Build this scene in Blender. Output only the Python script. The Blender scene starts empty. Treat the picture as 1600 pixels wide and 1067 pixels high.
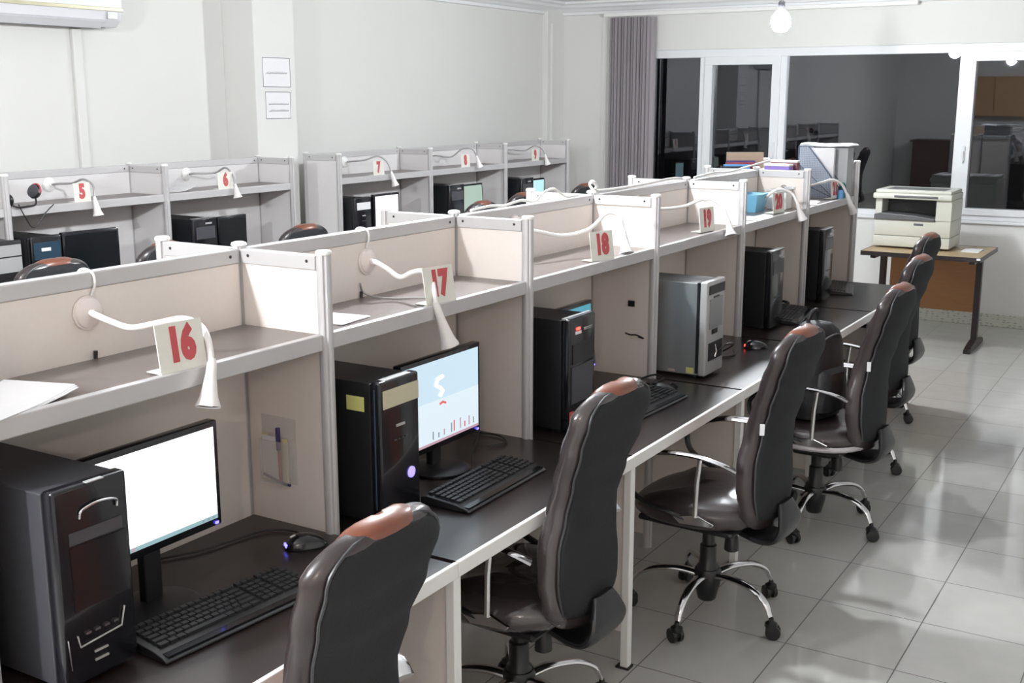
import bpy, bmesh, math, random
from mathutils import Vector, Matrix
random.seed(7)
sc = bpy.context.scene
col = sc.collection
PI = math.pi
R = math.radians

# ------------------------------------------------------------------ camera
CAM = Vector((2.2259, -2.2452, 1.8927)); YAW = 0.547; PITCH = 0.2085; FPX = 1797.35
cd = bpy.data.cameras.new('camera'); cam = bpy.data.objects.new('camera', cd); col.objects.link(cam)
cam.location = CAM
cam.rotation_euler = (PI/2 - PITCH, 0, YAW)
cd.sensor_width = 36.0; cd.lens = FPX/1600*36.0; cd.clip_start = 0.02; cd.clip_end = 100
sc.camera = cam

def at(px, py, ax, val):
    """a point of the place measured from the photograph, on the plane axis = val"""
    cy, sy, cp, sp = math.cos(YAW), math.sin(YAW), math.cos(PITCH), math.sin(PITCH)
    f = Vector((-sy*cp, cy*cp, -sp)); r = Vector((cy, sy, 0)); u = r.cross(f)
    d = f + r*((px-800)/FPX) + u*((533.5-py)/FPX)
    return CAM + d*((val-CAM[ax])/d[ax])

# ------------------------------------------------------------------ world, exposure, lamps' strengths
w = bpy.data.worlds.new('night'); sc.world = w; w.use_nodes = True
w.node_tree.nodes['Background'].inputs[0].default_value = (0.25, 0.3, 0.4, 1)
w.node_tree.nodes['Background'].inputs[1].default_value = 0.02
sc.view_settings.view_transform = 'Standard'; sc.view_settings.look = 'None'
sc.view_settings.exposure = 0.0; sc.view_settings.gamma = 1.0
BULBS = [  # position, strength, colour
    ((-0.30, 5.25, 2.40), 140, (0.93, 0.97, 1.0)),
    ((-0.30, 1.45, 2.42), 150, (0.93, 0.97, 1.0)),
    ((-0.30, -2.40, 2.42), 265, (0.93, 0.97, 1.0)),
    ((2.75, -3.6, 2.40), 55, (1.0, 0.86, 0.74)),  # added warm fill, out of view, to warm the near panels
]
cy = sc.cycles
cy.max_bounces = 8; cy.diffuse_bounces = 4; cy.glossy_bounces = 4; cy.transmission_bounces = 6
cy.sample_clamp_indirect = 6
cy.use_denoising = True

# ------------------------------------------------------------------ materials
def nodes(name):
    m = bpy.data.materials.new(name); m.use_nodes = True
    nt = m.node_tree
    return m, nt, nt.nodes['Principled BSDF']
def mat(name, c, rough=0.5, metal=0.0, noise=0.0, nscale=40.0, bump=0.0, coat=0.0, spec=0.5, stretch=(1,1,1), emit=None, estr=0.0, trans=0.0, alpha=1.0, coat_rough=0.05):
    m, nt, b = nodes(name)
    b.inputs['Base Color'].default_value = (*c, 1)
    b.inputs['Roughness'].default_value = rough
    b.inputs['Metallic'].default_value = metal
    b.inputs['Coat Weight'].default_value = coat
    b.inputs['Coat Roughness'].default_value = coat_rough
    b.inputs['Specular IOR Level'].default_value = spec
    b.inputs['Transmission Weight'].default_value = trans
    b.inputs['Alpha'].default_value = alpha
    if emit:
        b.inputs['Emission Color'].default_value = (*emit, 1); b.inputs['Emission Strength'].default_value = estr
    if noise or bump:
        tc = nt.nodes.new('ShaderNodeTexCoord'); mp = nt.nodes.new('ShaderNodeMapping')
        mp.inputs['Scale'].default_value = stretch
        nz = nt.nodes.new('ShaderNodeTexNoise'); nz.inputs['Scale'].default_value = nscale; nz.inputs['Detail'].default_value = 4
        nt.links.new(tc.outputs['Object'], mp.inputs[0]); nt.links.new(mp.outputs[0], nz.inputs['Vector'])
        if noise:
            mx = nt.nodes.new('ShaderNodeMix'); mx.data_type = 'RGBA'
            mx.inputs['A'].default_value = (*[x*(1-noise) for x in c], 1)
            mx.inputs['B'].default_value = (*[min(1, x*(1+noise)) for x in c], 1)
            nt.links.new(nz.outputs[0], mx.inputs['Factor']); nt.links.new(mx.outputs['Result'], b.inputs['Base Color'])
        if bump:
            bp = nt.nodes.new('ShaderNodeBump'); bp.inputs['Strength'].default_value = bump; bp.inputs['Distance'].default_value = 0.01
            nt.links.new(nz.outputs[0], bp.inputs['Height']); nt.links.new(bp.outputs[0], b.inputs['Normal'])
    return m

M = {}
M['wall'] = mat('wall_paint', (0.755, 0.748, 0.725), 0.55, noise=0.02, nscale=3, bump=0.03)
M['ceil'] = mat('ceiling_paint', (0.84, 0.84, 0.85), 0.7, noise=0.01, nscale=3)
M['panel'] = mat('beige_laminate', (0.80, 0.725, 0.675), 0.38, noise=0.025, nscale=60)
M['panelgrey'] = mat('grey_laminate', (0.74, 0.715, 0.715), 0.38, noise=0.025, nscale=60)
M['alu'] = mat('satin_aluminium', (0.58, 0.565, 0.57), 0.40, metal=0.25, noise=0.03, nscale=20)
M['cap'] = mat('white_plastic', (0.85, 0.84, 0.82), 0.35)
M['screw'] = mat('dark_screw', (0.05, 0.05, 0.05), 0.4, metal=0.6)
M['shelf'] = mat('grey_brown_shelf', (0.150, 0.125, 0.118), 0.33, noise=0.12, nscale=8, stretch=(1, 12, 1))
M['desk'] = mat('dark_walnut_desk', (0.020, 0.014, 0.0135), 0.30, noise=0.35, nscale=7, stretch=(10, 1, 1), coat=0.15, coat_rough=0.12)
M['leather'] = mat('brown_leather', (0.036, 0.026, 0.027), 0.32, noise=0.15, nscale=30, bump=0.12, coat=0.5, coat_rough=0.22)
M['leather_wrap'] = mat('leather_in_clear_film', (0.055, 0.045, 0.046), 0.25, noise=0.15, nscale=14, bump=0.55, coat=1.0, coat_rough=0.06)
M['tan'] = mat('tan_leather', (0.19, 0.060, 0.032), 0.33, noise=0.1, nscale=30, bump=0.08, coat=0.3, coat_rough=0.2)
M['cloth'] = mat('charcoal_upholstery', (0.019, 0.020, 0.022), 0.8, noise=0.15, nscale=120, bump=0.15, spec=0.3)
M['piping'] = mat('grey_piping', (0.05, 0.05, 0.055), 0.4)
M['film'] = mat('silvery_film', (0.45, 0.42, 0.43), 0.22, noise=0.2, nscale=18, bump=0.5, coat=0.8)
M['chrome'] = mat('chrome', (0.72, 0.71, 0.72), 0.12, metal=1.0)
M['black'] = mat('black_plastic', (0.012, 0.012, 0.014), 0.35, noise=0.1, nscale=50)
M['blackgloss'] = mat('black_gloss', (0.008, 0.008, 0.011), 0.2, coat=0.25)
M['blacksteel'] = mat('black_steel', (0.012, 0.013, 0.015), 0.32, noise=0.1, nscale=60)
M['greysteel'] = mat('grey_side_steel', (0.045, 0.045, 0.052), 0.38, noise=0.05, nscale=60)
M['silver'] = mat('silver_steel', (0.36, 0.37, 0.38), 0.33, metal=0.55, noise=0.04, nscale=80)
M['silverplastic'] = mat('silver_plastic', (0.47, 0.47, 0.47), 0.35, metal=0.2)
M['darkgrey'] = mat('dark_grey_plastic', (0.06, 0.06, 0.07), 0.4)
M['key'] = mat('key_plastic', (0.02, 0.021, 0.024), 0.42)
M['bluegrey'] = mat('blue_grey_plastic', (0.02, 0.05, 0.08), 0.35)
M['white'] = mat('white_lamp_plastic', (0.84, 0.81, 0.80), 0.3)
M['pink'] = mat('pinkish_lamp_base', (0.82, 0.73, 0.70), 0.35)
M['lens'] = mat('lamp_lens', (0.55, 0.53, 0.55), 0.15, metal=0.7)
M['greyarm'] = mat('grey_metal_arm', (0.42, 0.41, 0.41), 0.35, metal=0.5)
M['paper'] = mat('paper', (0.82, 0.81, 0.82), 0.6, noise=0.02, nscale=30)
M['label'] = mat('cream_label', (0.60, 0.56, 0.40), 0.5, noise=0.05, nscale=40)
M['labelyellow'] = mat('yellow_label', (0.62, 0.62, 0.22), 0.5)
M['labelpink'] = mat('pink_label', (0.62, 0.42, 0.38), 0.5)
M['plate'] = mat('sign_card', (0.78, 0.77, 0.70), 0.35)
M['red'] = mat('red_print', (0.52, 0.08, 0.09), 0.5)
M['ink'] = mat('black_ink', (0.03, 0.035, 0.03), 0.6)
M['acrylic'] = mat('clear_acrylic', (0.86, 0.82, 0.80), 0.15, alpha=0.28)
M['navy'] = mat('navy_pen', (0.02, 0.018, 0.11), 0.35)
M['redpen'] = mat('red_pen', (0.35, 0.02, 0.02), 0.35)
M['card_yellow'] = mat('yellow_card', (0.66, 0.56, 0.34), 0.5)
M['pvc'] = mat('window_pvc', (0.80, 0.81, 0.83), 0.3)
M['slat'] = mat('grey_blind_fabric', (0.30, 0.275, 0.29), 0.8, noise=0.05, nscale=50, stretch=(6, 6, 1), bump=0.1)
M['ac'] = mat('ac_plastic', (0.76, 0.76, 0.79), 0.35)
M['gold'] = mat('champagne_trim', (0.50, 0.47, 0.33), 0.35, metal=0.5)
M['printer'] = mat('ivory_printer_plastic', (0.62, 0.62, 0.55), 0.4)
M['printer_grey'] = mat('grey_tray_plastic', (0.11, 0.11, 0.115), 0.45)
M['wood'] = mat('oak_table_top', (0.42, 0.30, 0.16), 0.35, noise=0.12, nscale=6, stretch=(1, 10, 10))
M['woodpanel'] = mat('orange_oak_panel', (0.30, 0.135, 0.045), 0.4, noise=0.16, nscale=8, stretch=(1, 1, 9))
M['tablemetal'] = mat('brown_black_metal', (0.022, 0.016, 0.017), 0.4, metal=0.2)
M['tablelight'] = mat('cabinet_wood', (0.45, 0.27, 0.13), 0.4, noise=0.15, nscale=5, stretch=(1, 1, 6))
M['darkwood'] = mat('dark_red_wood', (0.07, 0.028, 0.022), 0.45, noise=0.2, nscale=5)
M['bag'] = mat('black_nylon', (0.012, 0.012, 0.014), 0.6, noise=0.25, nscale=25, bump=0.5)
M['bagtrim'] = mat('grey_webbing', (0.10, 0.10, 0.11), 0.6)
M['wire'] = mat('black_cable', (0.012, 0.012, 0.013), 0.4)
M['whitewire'] = mat('white_cable', (0.75, 0.73, 0.70), 0.4)
M['blueled'] = mat('blue_led', (0.1, 0.1, 0.8), 0.3, emit=(0.12, 0.10, 1.0), estr=5)
M['violetled'] = mat('violet_led', (0.3, 0.25, 0.8), 0.3, emit=(0.30, 0.24, 1.0), estr=1.6)
M['redled'] = mat('red_led', (0.8, 0.05, 0.05), 0.3, emit=(1.0, 0.05, 0.04), estr=5)
M['greenled'] = mat('green_led', (0.5, 0.8, 0.05), 0.3, emit=(0.7, 1.0, 0.05), estr=4)
def emis(name, c, s):
    m, nt, b = nodes(name)
    b.inputs['Base Color'].default_value = (0.01, 0.01, 0.01, 1); b.inputs['Roughness'].default_value = 0.25
    b.inputs['Emission Color'].default_value = (*c, 1); b.inputs['Emission Strength'].default_value = s
    return m
M['scr_white'] = emis('screen_white', (1.0, 1.0, 1.0), 1.6)
M['scr_blue'] = emis('screen_pale_blue', (0.62, 0.80, 0.92), 1.0)
M['scr_blue2'] = emis('screen_paler_blue', (0.76, 0.88, 0.95), 1.0)
M['scr_teal'] = emis('screen_teal', (0.10, 0.42, 0.55), 0.8)
M['scr_cyan'] = emis('screen_cyan', (0.55, 0.90, 0.95), 1.0)
M['scr_green'] = emis('screen_pale_green', (0.42, 0.55, 0.47), 1.0)
M['scr_bar'] = emis('screen_taskbar', (0.35, 0.55, 0.58), 0.9)
M['scr_red'] = emis('screen_red', (0.85, 0.16, 0.16), 0.9)
M['scr_pink'] = emis('screen_rose', (0.62, 0.40, 0.48), 0.9)
M['scr_grey'] = emis('screen_grey', (0.35, 0.42, 0.48), 0.8)
M['scr_off'] = mat('screen_off', (0.006, 0.008, 0.010), 0.25)
for i, (c, n) in enumerate([((0.36, 0.27, 0.20), 'tan'), ((0.09, 0.06, 0.20), 'purple'), ((0.26, 0.04, 0.05), 'red'), ((0.12, 0.32, 0.62), 'blue'), ((0.015, 0.018, 0.03), 'black'), ((0.25, 0.17, 0.55), 'violet'), ((0.20, 0.07, 0.09), 'maroon'), ((0.20, 0.50, 0.72), 'skyblue')]):
    M['book_'+n] = mat('cover_'+n, c, 0.4, noise=0.05, nscale=20)
M['mesh_metal'] = mat('slate_metal', (0.10, 0.13, 0.18), 0.4, metal=0.3)
M['mesh_grid'] = mat('slate_mesh', (0.42, 0.47, 0.56), 0.5)
M['smoke'] = mat('grey_clear_plastic', (0.55, 0.56, 0.57), 0.2, alpha=0.75)
M['teal'] = mat('teal_plastic', (0.05, 0.18, 0.18), 0.4)
M['orange'] = mat('orange_print', (0.60, 0.26, 0.14), 0.5)
M['outside'] = mat('night_brick', (0.03, 0.028, 0.03), 0.9)

# window glass: clear pane, reflecting like real glazing
mg = bpy.data.materials.new('window_glass'); mg.use_nodes = True; nt = mg.node_tree; nt.nodes.clear()
o_ = nt.nodes.new('ShaderNodeOutputMaterial'); gl = nt.nodes.new('ShaderNodeBsdfGlossy'); tr = nt.nodes.new('ShaderNodeBsdfTransparent')
mx = nt.nodes.new('ShaderNodeMixShader'); fr = nt.nodes.new('ShaderNodeFresnel'); fr.inputs[0].default_value = 2.05
gl.inputs['Roughness'].default_value = 0.012; gl.inputs['Color'].default_value = (0.9, 0.93, 1, 1)
nt.links.new(fr.outputs[0], mx.inputs[0]); nt.links.new(tr.outputs[0], mx.inputs[1]); nt.links.new(gl.outputs[0], mx.inputs[2]); nt.links.new(mx.outputs[0], o_.inputs[0])
M['glass'] = mg

# floor tiles
mf, nt, b = nodes('floor_tiles')
tc = nt.nodes.new('ShaderNodeTexCoord'); sep = nt.nodes.new('ShaderNodeSeparateXYZ'); nt.links.new(tc.outputs['Object'], sep.inputs[0])
def mth(op, a, bb=None, v=None):
    n = nt.nodes.new('ShaderNodeMath'); n.operation = op
    if hasattr(a, 'links'): nt.links.new(a, n.inputs[0])
    else: n.inputs[0].default_value = a
    if bb is not None:
        if hasattr(bb, 'links'): nt.links.new(bb, n.inputs[1])
        else: n.inputs[1].default_value = bb
    return n.outputs[0]
def grout(o, off, size, wd):
    a = mth('DIVIDE', mth('SUBTRACT', o, off), size)
    f = mth('SUBTRACT', a, mth('FLOOR', a))
    d = mth('MINIMUM', f, mth('SUBTRACT', 1.0, f))
    return mth('LESS_THAN', d, wd/size), mth('FLOOR', a)
gx, ix = grout(sep.outputs[0], 1.092, 0.378, 0.0022)
gy, iy = grout(sep.outputs[1], 1.483, 0.4225, 0.0022)
g = mth('MAXIMUM', gx, gy)
cmb = nt.nodes.new('ShaderNodeCombineXYZ'); nt.links.new(ix, cmb.inputs[0]); nt.links.new(iy, cmb.inputs[1])
wn = nt.nodes.new('ShaderNodeTexWhiteNoise'); nt.links.new(cmb.outputs[0], wn.inputs['Vector'])
nz = nt.nodes.new('ShaderNodeTexNoise'); nz.inputs['Scale'].default_value = 9; nz.inputs['Detail'].default_value = 8; nt.links.new(tc.outputs['Object'], nz.inputs['Vector'])
m1 = nt.nodes.new('ShaderNodeMix'); m1.data_type = 'RGBA'; m1.inputs['A'].default_value = (0.46, 0.45, 0.425, 1); m1.inputs['B'].default_value = (0.57, 0.56, 0.53, 1)
nt.links.new(mth('ADD', mth('MULTIPLY', nz.outputs[0], 0.7), mth('MULTIPLY', wn.outputs[0], 0.3)), m1.inputs['Factor'])
m2 = nt.nodes.new('ShaderNodeMix'); m2.data_type = 'RGBA'; m2.inputs['B'].default_value = (0.12, 0.11, 0.10, 1)
nt.links.new(g, m2.inputs['Factor']); nt.links.new(m1.outputs['Result'], m2.inputs['A']); nt.links.new(m2.outputs['Result'], b.inputs['Base Color'])
nt.links.new(mth('ADD', mth('MULTIPLY', g, 0.5), 0.07), b.inputs['Roughness'])
b.inputs['Specular IOR Level'].default_value = 0.75
M['floor'] = mf
# patterned skirting tiles
ms, nt, b = nodes('skirting_tiles')
tc = nt.nodes.new('ShaderNodeTexCoord'); mp = nt.nodes.new('ShaderNodeMapping'); mp.inputs['Scale'].default_value = (14, 14, 32)
vo = nt.nodes.new('ShaderNodeTexVoronoi'); vo.inputs['Randomness'].default_value = 0.35; vo.inputs['Scale'].default_value = 1.6
cr = nt.nodes.new('ShaderNodeValToRGB'); cr.color_ramp.elements[0].position = 0.22; cr.color_ramp.elements[0].color = (0.38, 0.40, 0.37, 1)
cr.color_ramp.elements[1].position = 0.34; cr.color_ramp.elements[1].color = (0.62, 0.63, 0.56, 1)
nt.links.new(tc.outputs['Object'], mp.inputs[0]); nt.links.new(mp.outputs[0], vo.inputs['Vector']); nt.links.new(vo.outputs['Distance'], cr.inputs[0]); nt.links.new(cr.outputs[0], b.inputs['Base Color'])
b.inputs['Roughness'].default_value = 0.2
M['skirting'] = ms

# ------------------------------------------------------------------ mesh helpers
class MB:
    def __init__(s): s.bm = bmesh.new()
    def box(s, x0, x1, y0, y1, z0, z1, bev=0.0, seg=2, mtx=None):
        r = bmesh.ops.create_cube(s.bm, size=1.0)
        vs = r['verts']
        for v in vs: v.co = Vector(((x0+x1)/2 + v.co.x*(x1-x0), (y0+y1)/2 + v.co.y*(y1-y0), (z0+z1)/2 + v.co.z*(z1-z0)))
        es = list({e for v in vs for e in v.link_edges})
        if bev:
            rr = bmesh.ops.bevel(s.bm, geom=es, offset=bev, segments=seg, affect='EDGES', profile=0.5)
            vs = list({v for f in rr['faces'] for v in f.verts} | {v for v in vs if v.is_valid})
        if mtx is not None:
            for v in vs: v.co = mtx @ v.co
        return s
    def tube(s, pts, r, seg=10, cap=True, flat=1.0):
        pts = [Vector(p) for p in pts]; n = len(pts)
        rs = r if isinstance(r, (list, tuple)) else [r]*n
        rings = []; up = None
        for i, p in enumerate(pts):
            t = (pts[min(i+1, n-1)] - pts[max(i-1, 0)]).normalized()
            if up is None:
                a = Vector((0, 0, 1)) if abs(t.z) < 0.9 else Vector((0, 1, 0))
                up = (a - t*a.dot(t)).normalized()
            else: up = (up - t*up.dot(t)).normalized()
            sd = t.cross(up)
            rings.append([s.bm.verts.new(p + (up*math.sin(2*PI*k/seg)*flat + sd*math.cos(2*PI*k/seg))*rs[i]) for k in range(seg)])
        for a, b2 in zip(rings, rings[1:]):
            for k in range(seg): s.bm.faces.new((a[k], a[(k+1) % seg], b2[(k+1) % seg], b2[k]))
        if cap: s.bm.faces.new(rings[0][::-1]); s.bm.faces.new(rings[-1])
        return s
    def lathe(s, prof, c=(0, 0, 0), seg=20, mtx=None):
        c = Vector(c); rings = []
        for (r, z) in prof:
            ring = []
            for k in range(seg):
                v = Vector((max(r, 1e-4)*math.cos(2*PI*k/seg), max(r, 1e-4)*math.sin(2*PI*k/seg), z))
                if mtx is not None: v = mtx @ v
                ring.append(s.bm.verts.new(v + c))
            rings.append(ring)
        for a, b2 in zip(rings, rings[1:]):
            for k in range(seg): s.bm.faces.new((a[k], a[(k+1) % seg], b2[(k+1) % seg], b2[k]))
        s.bm.faces.new(rings[0][::-1]); s.bm.faces.new(rings[-1])
        return s
    def prism(s, poly, fn, d0, d1):
        """poly: 2d points; fn(u, v, d) -> xyz"""
        a = [s.bm.verts.new(fn(u, v, d0)) for u, v in poly]; b2 = [s.bm.verts.new(fn(u, v, d1)) for u, v in poly]
        n = len(poly)
        s.bm.faces.new(a[::-1]); s.bm.faces.new(b2)
        for k in range(n): s.bm.faces.new((a[k], a[(k+1) % n], b2[(k+1) % n], b2[k]))
        return s
    def loft(s, rings):
        rr = [[s.bm.verts.new(p) for p in ring] for ring in rings]; n = len(rr[0])
        for a, b2 in zip(rr, rr[1:]):
            for k in range(n): s.bm.faces.new((a[k], a[(k+1) % n], b2[(k+1) % n], b2[k]))
        s.bm.faces.new(rr[0][::-1]); s.bm.faces.new(rr[-1])
        return s
    def build(s, name, m, parent=None, smooth=False, bev=0.0):
        bmesh.ops.recalc_face_normals(s.bm, faces=s.bm.faces[:])
        me = bpy.data.meshes.new(name); s.bm.to_mesh(me); s.bm.free()
        me.materials.append(m if not isinstance(m, str) else M[m])
        if smooth:
            for p in me.polygons: p.use_smooth = True
            try: me.set_sharp_from_angle(angle=R(42))
            except Exception: pass
        o = bpy.data.objects.new(name, me); col.objects.link(o)
        if parent: o.parent = parent
        if bev:
            md = o.modifiers.new('bevel', 'BEVEL'); md.width = bev; md.segments = 2; md.limit_method = 'ANGLE'
        return o
def tag(o, label=None, cat=None, group=None, kind=None):
    if label: o['label'] = label
    if cat: o['category'] = cat
    if group: o['group'] = group
    if kind: o['kind'] = kind
    return o
def thing(name, label, cat, loc=(0, 0, 0), rz=0.0, group=None, rot=None):
    o = bpy.data.objects.new(name, None); o.empty_display_size = 0.1; col.objects.link(o)
    o.location = loc; o.rotation_euler = rot if rot else (0, 0, rz)
    return tag(o, label, cat, group)
def copy_tree(o, parent=None):
    c = o.copy(); col.objects.link(c); c.parent = parent
    for ch in o.children: copy_tree(ch, c)
    return c
def struct(mb, name, m, **k):
    o = mb.build(name, m, **k); o['kind'] = 'structure'; return o
def bez(pts, n=8):
    """Catmull-Rom through points"""
    P = [Vector(p) for p in pts]; P = [P[0]*2-P[1]] + P + [P[-1]*2-P[-2]]; out = []
    for i in range(1, len(P)-2):
        for k in range(n):
            t = k/n; a, b2, c, d = P[i-1], P[i], P[i+1], P[i+2]
            out.append(0.5*((2*b2)+(-a+c)*t+(2*a-5*b2+4*c-d)*t*t+(-a+3*b2-3*c+d)*t*t*t))
    out.append(P[-2]); return out
def text_mesh(txt, size, name, m, parent, loc, rot, sx=1.0, bold=0.0, depth=0.0008):
    cu = bpy.data.curves.new(name, 'FONT'); cu.body = txt; cu.size = size; cu.align_x = 'CENTER'; cu.align_y = 'CENTER'
    cu.offset = bold; cu.extrude = depth; cu.resolution_u = 3
    tmp = bpy.data.objects.new('tmp', cu); col.objects.link(tmp)
    dg = bpy.context.evaluated_depsgraph_get()
    me = bpy.data.meshes.new_from_object(tmp.evaluated_get(dg)); bpy.data.objects.remove(tmp); bpy.data.curves.remove(cu)
    for v in me.vertices: v.co.x *= sx
    me.materials.clear(); me.materials.append(M[m])
    o = bpy.data.objects.new(name, me); col.objects.link(o); o.parent = parent; o.location = loc; o.rotation_euler = rot
    return o

# ================================================================== the room
XL, XR, YB, YF, ZC = -3.5, 4.2, 8.05, -6.0, 2.80
struct(MB().box(XL-.2, XR+.2, YF-.2, YB+.3, -0.1, 0), 'floor', 'floor')
struct(MB().box(XL-.2, XR+.2, YF-.2, YB+.3, ZC, ZC+.1), 'ceiling', 'ceil')
struct(MB().box(XL-.2, XL, YF, YB, 0, ZC), 'wall_left', 'wall')
struct(MB().box(XR, XR+.2, YF, YB, 0, ZC), 'wall_right', 'wall')
struct(MB().box(XL-.2, XR+.2, YF-.2, YF, 0, ZC), 'wall_front', 'wall')
WX0, WX1, WZ0, WZ1 = -2.72, 2.90, 0.875, 2.335
struct(MB().box(XL-.2, WX0, YB, YB+.25, 0, ZC).box(WX1, XR+.2, YB, YB+.25, 0, ZC).box(WX0, WX1, YB, YB+.25, 0, WZ0).box(WX0, WX1, YB, YB+.25, WZ1, ZC), 'wall_back', 'wall')
# pilaster between carrels 6 and 7, a shallow one in the corner
struct(MB().box(XL, -3.225, 3.475, 3.865, 0, ZC, bev=0.004), 'trim_1', 'wall')
struct(MB().box(XL, XL+.06, 7.72, YB, 0, ZC, bev=0.004), 'trim_2', 'wall')
# ceiling cornice: stepped profile along left and back walls
prof = [(0, 0), (0.16, 0), (0.16, -.018), (0.125, -.03), (0.11, -.05), (0.075, -.065), (0.05, -.085), (0.03, -.09), (0.028, -.115), (0, -.12)]
struct(MB().prism(prof, lambda u, v, d: (d, YB-u, ZC+v), XL, XR), 'trim_3', 'ceil')
struct(MB().prism(prof, lambda u, v, d: (XL+u, d, ZC+v), YF, YB-.16), 'trim_4', 'ceil')
struct(MB().box(XL+.06, XR, YB-.014, YB, 0, 0.105, bev=0.003), 'baseboard_back', 'skirting')
struct(MB().box(XL, XL+.014, YF, 3.47, 0, 0.105, bev=0.003), 'baseboard_left', 'skirting')
struct(MB().box(WX0-.02, WX1+.02, YB-.035, YB+.03, WZ0-.012, WZ0+.012, bev=0.004), 'trim_5', 'pvc')
# window
win = bpy.data.objects.new('window_1', None); col.objects.link(win); win.location = (0, YB+.03, 0); win['kind'] = 'structure'
WY0, WY1 = -.02, .05
fb = MB(); F = .075
fb.box(WX0, WX1, WY0, WY1, WZ1-F, WZ1, bev=.004).box(WX0, WX1, WY0, WY1, WZ0+.012, WZ0+.06, bev=.004)
for xa, xb in ((WX0, WX0+F), (-1.998, -1.93), (-1.235, -1.172), (0.300, 0.362), (1.06, 1.12), (2.0, 2.06), (WX1-F, WX1)):
    fb.box(xa, xb, WY0, WY1, WZ0+.06, WZ1-F)
fb.build('window_frame', 'pvc', win)
for (xa, xb) in ((-1.945, -1.225), (0.355, 1.07)):
    s_ = MB(); t = .075; za, zb = WZ0+.055, WZ1-.07
    s_.box(xa, xb, WY0-.025, WY1, zb-t, zb, bev=.004).box(xa, xb, WY0-.025, WY1, za, za+.055, bev=.004).box(xa, xa+t, WY0-.025, WY1, za+.055, zb-t).box(xb-t, xb, WY0-.025, WY1, za+.055, zb-t)
    so = s_.build('window_sash', 'pvc', win)
    MB().box(xb-.045 if xa < 0 else xa+.018, xb-.02 if xa < 0 else xa+.043, WY0-.045, WY0-.025, 1.38, 1.50, bev=.005).box(xb-.04 if xa < 0 else xa+.023, xb-.026 if xa < 0 else xa+.036, WY0-.06, WY0-.04, 1.36, 1.46, bev=.004).build('window_handle', 'pvc', so)
for xa, xb in ((WX0+.06, -1.99), (-1.89, -1.28), (-1.19, 0.32), (0.42, 1.0), (1.1, 2.02), (2.04, WX1-.06)):
    me = MB(); vs = [me.bm.verts.new(p) for p in ((xa, .02, WZ0+.05), (xb, .02, WZ0+.05), (xb, .02, WZ1-.06), (xa, .02, WZ1-.06))]; me.bm.faces.new(vs)
    me.build('pane', 'glass', win)

# vertical blind drawn to the left, hanging from its rail
vb = thing('vertical_blind', 'bunched grey vertical blind hanging at the left end of the window', 'blind', (-2.65, YB-.09, 0.45))
for k in range(14):
    x = -.215 + .43*k/13
    a = R(62 + 10*math.sin(k*2.1)) if k not in (0, 13) else R(12)
    s_ = MB(); c_, s2 = math.cos(a)*.044, math.sin(a)*.044
    if k in (0, 13): c_ *= .6
    s_.prism([(x-c_, -s2*.8), (x-c_*.3, -s2*.3+.004), (x+c_*.3, s2*.3+.004), (x+c_, s2*.8), (x+c_, s2*.8+.0015), (x+c_*.3, s2*.3+.0055), (x-c_*.3, -s2*.3+.0055), (x-c_, -s2*.8+.0015)], lambda u, v, d: (u, v, d), 0, 2.19)
    s_.build('slat', 'slat', vb)
MB().box(-.30, 2.6, -.02, .025, 2.2, 2.235, bev=.003).build('head_rail', 'cap', vb)
br = MB()
for x in (-.2, .6, 1.4, 2.2): br.box(x, x+.03, .025, .088, 2.205, 2.23)
br.build('rail_bracket', 'cap', vb)
MB().tube([(-.27, -.012, 2.2), (-.272, -.015, 1.4), (-.27, -.012, .5)], .0025, 6).build('pull_cord', 'whitewire', vb)

# ------------------------------------------------------------------ bulbs
def bulb(pos, strength, c, label):
    t = thing('pendant_bulb', label, 'light bulb', pos, group=None)
    m, nt, b2 = nodes('bulb_glow'); b2.inputs['Base Color'].default_value = (1, 1, 1, 1); b2.inputs['Emission Color'].default_value = (*c, 1); b2.inputs['Emission Strength'].default_value = strength*6.1
    MB().lathe([(0, -.092), (.038, -.082), (.06, -.052), (.065, -.02), (.055, .015), (.032, .04), (.02, .05)], seg=14).build('bulb', m, t, smooth=True)
    MB().lathe([(.018, .05), (.021, .055), (.021, .095), (.014, .11), (.004, .118)], seg=14).build('socket', 'black', t, smooth=True)
    MB().tube([(0, 0, .115), (0, 0, ZC-pos[2]-.02)], .003, 6).build('flex', 'wire', t)
    MB().lathe([(.04, ZC-pos[2]-.03), (.045, ZC-pos[2]-.004), (.045, ZC-pos[2])], seg=16).build('ceiling_rose', 'cap', t)
BL = ['bare white bulb hanging in front of the window', 'bare white bulb hanging over the middle of the carrel row', 'bare white bulb hanging over the near end of the row', 'added warm fill bulb, unseen near the corner behind the camera']
for (p, s, c), l in zip(BULBS, BL): bulb(p, s, c, l)

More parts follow.
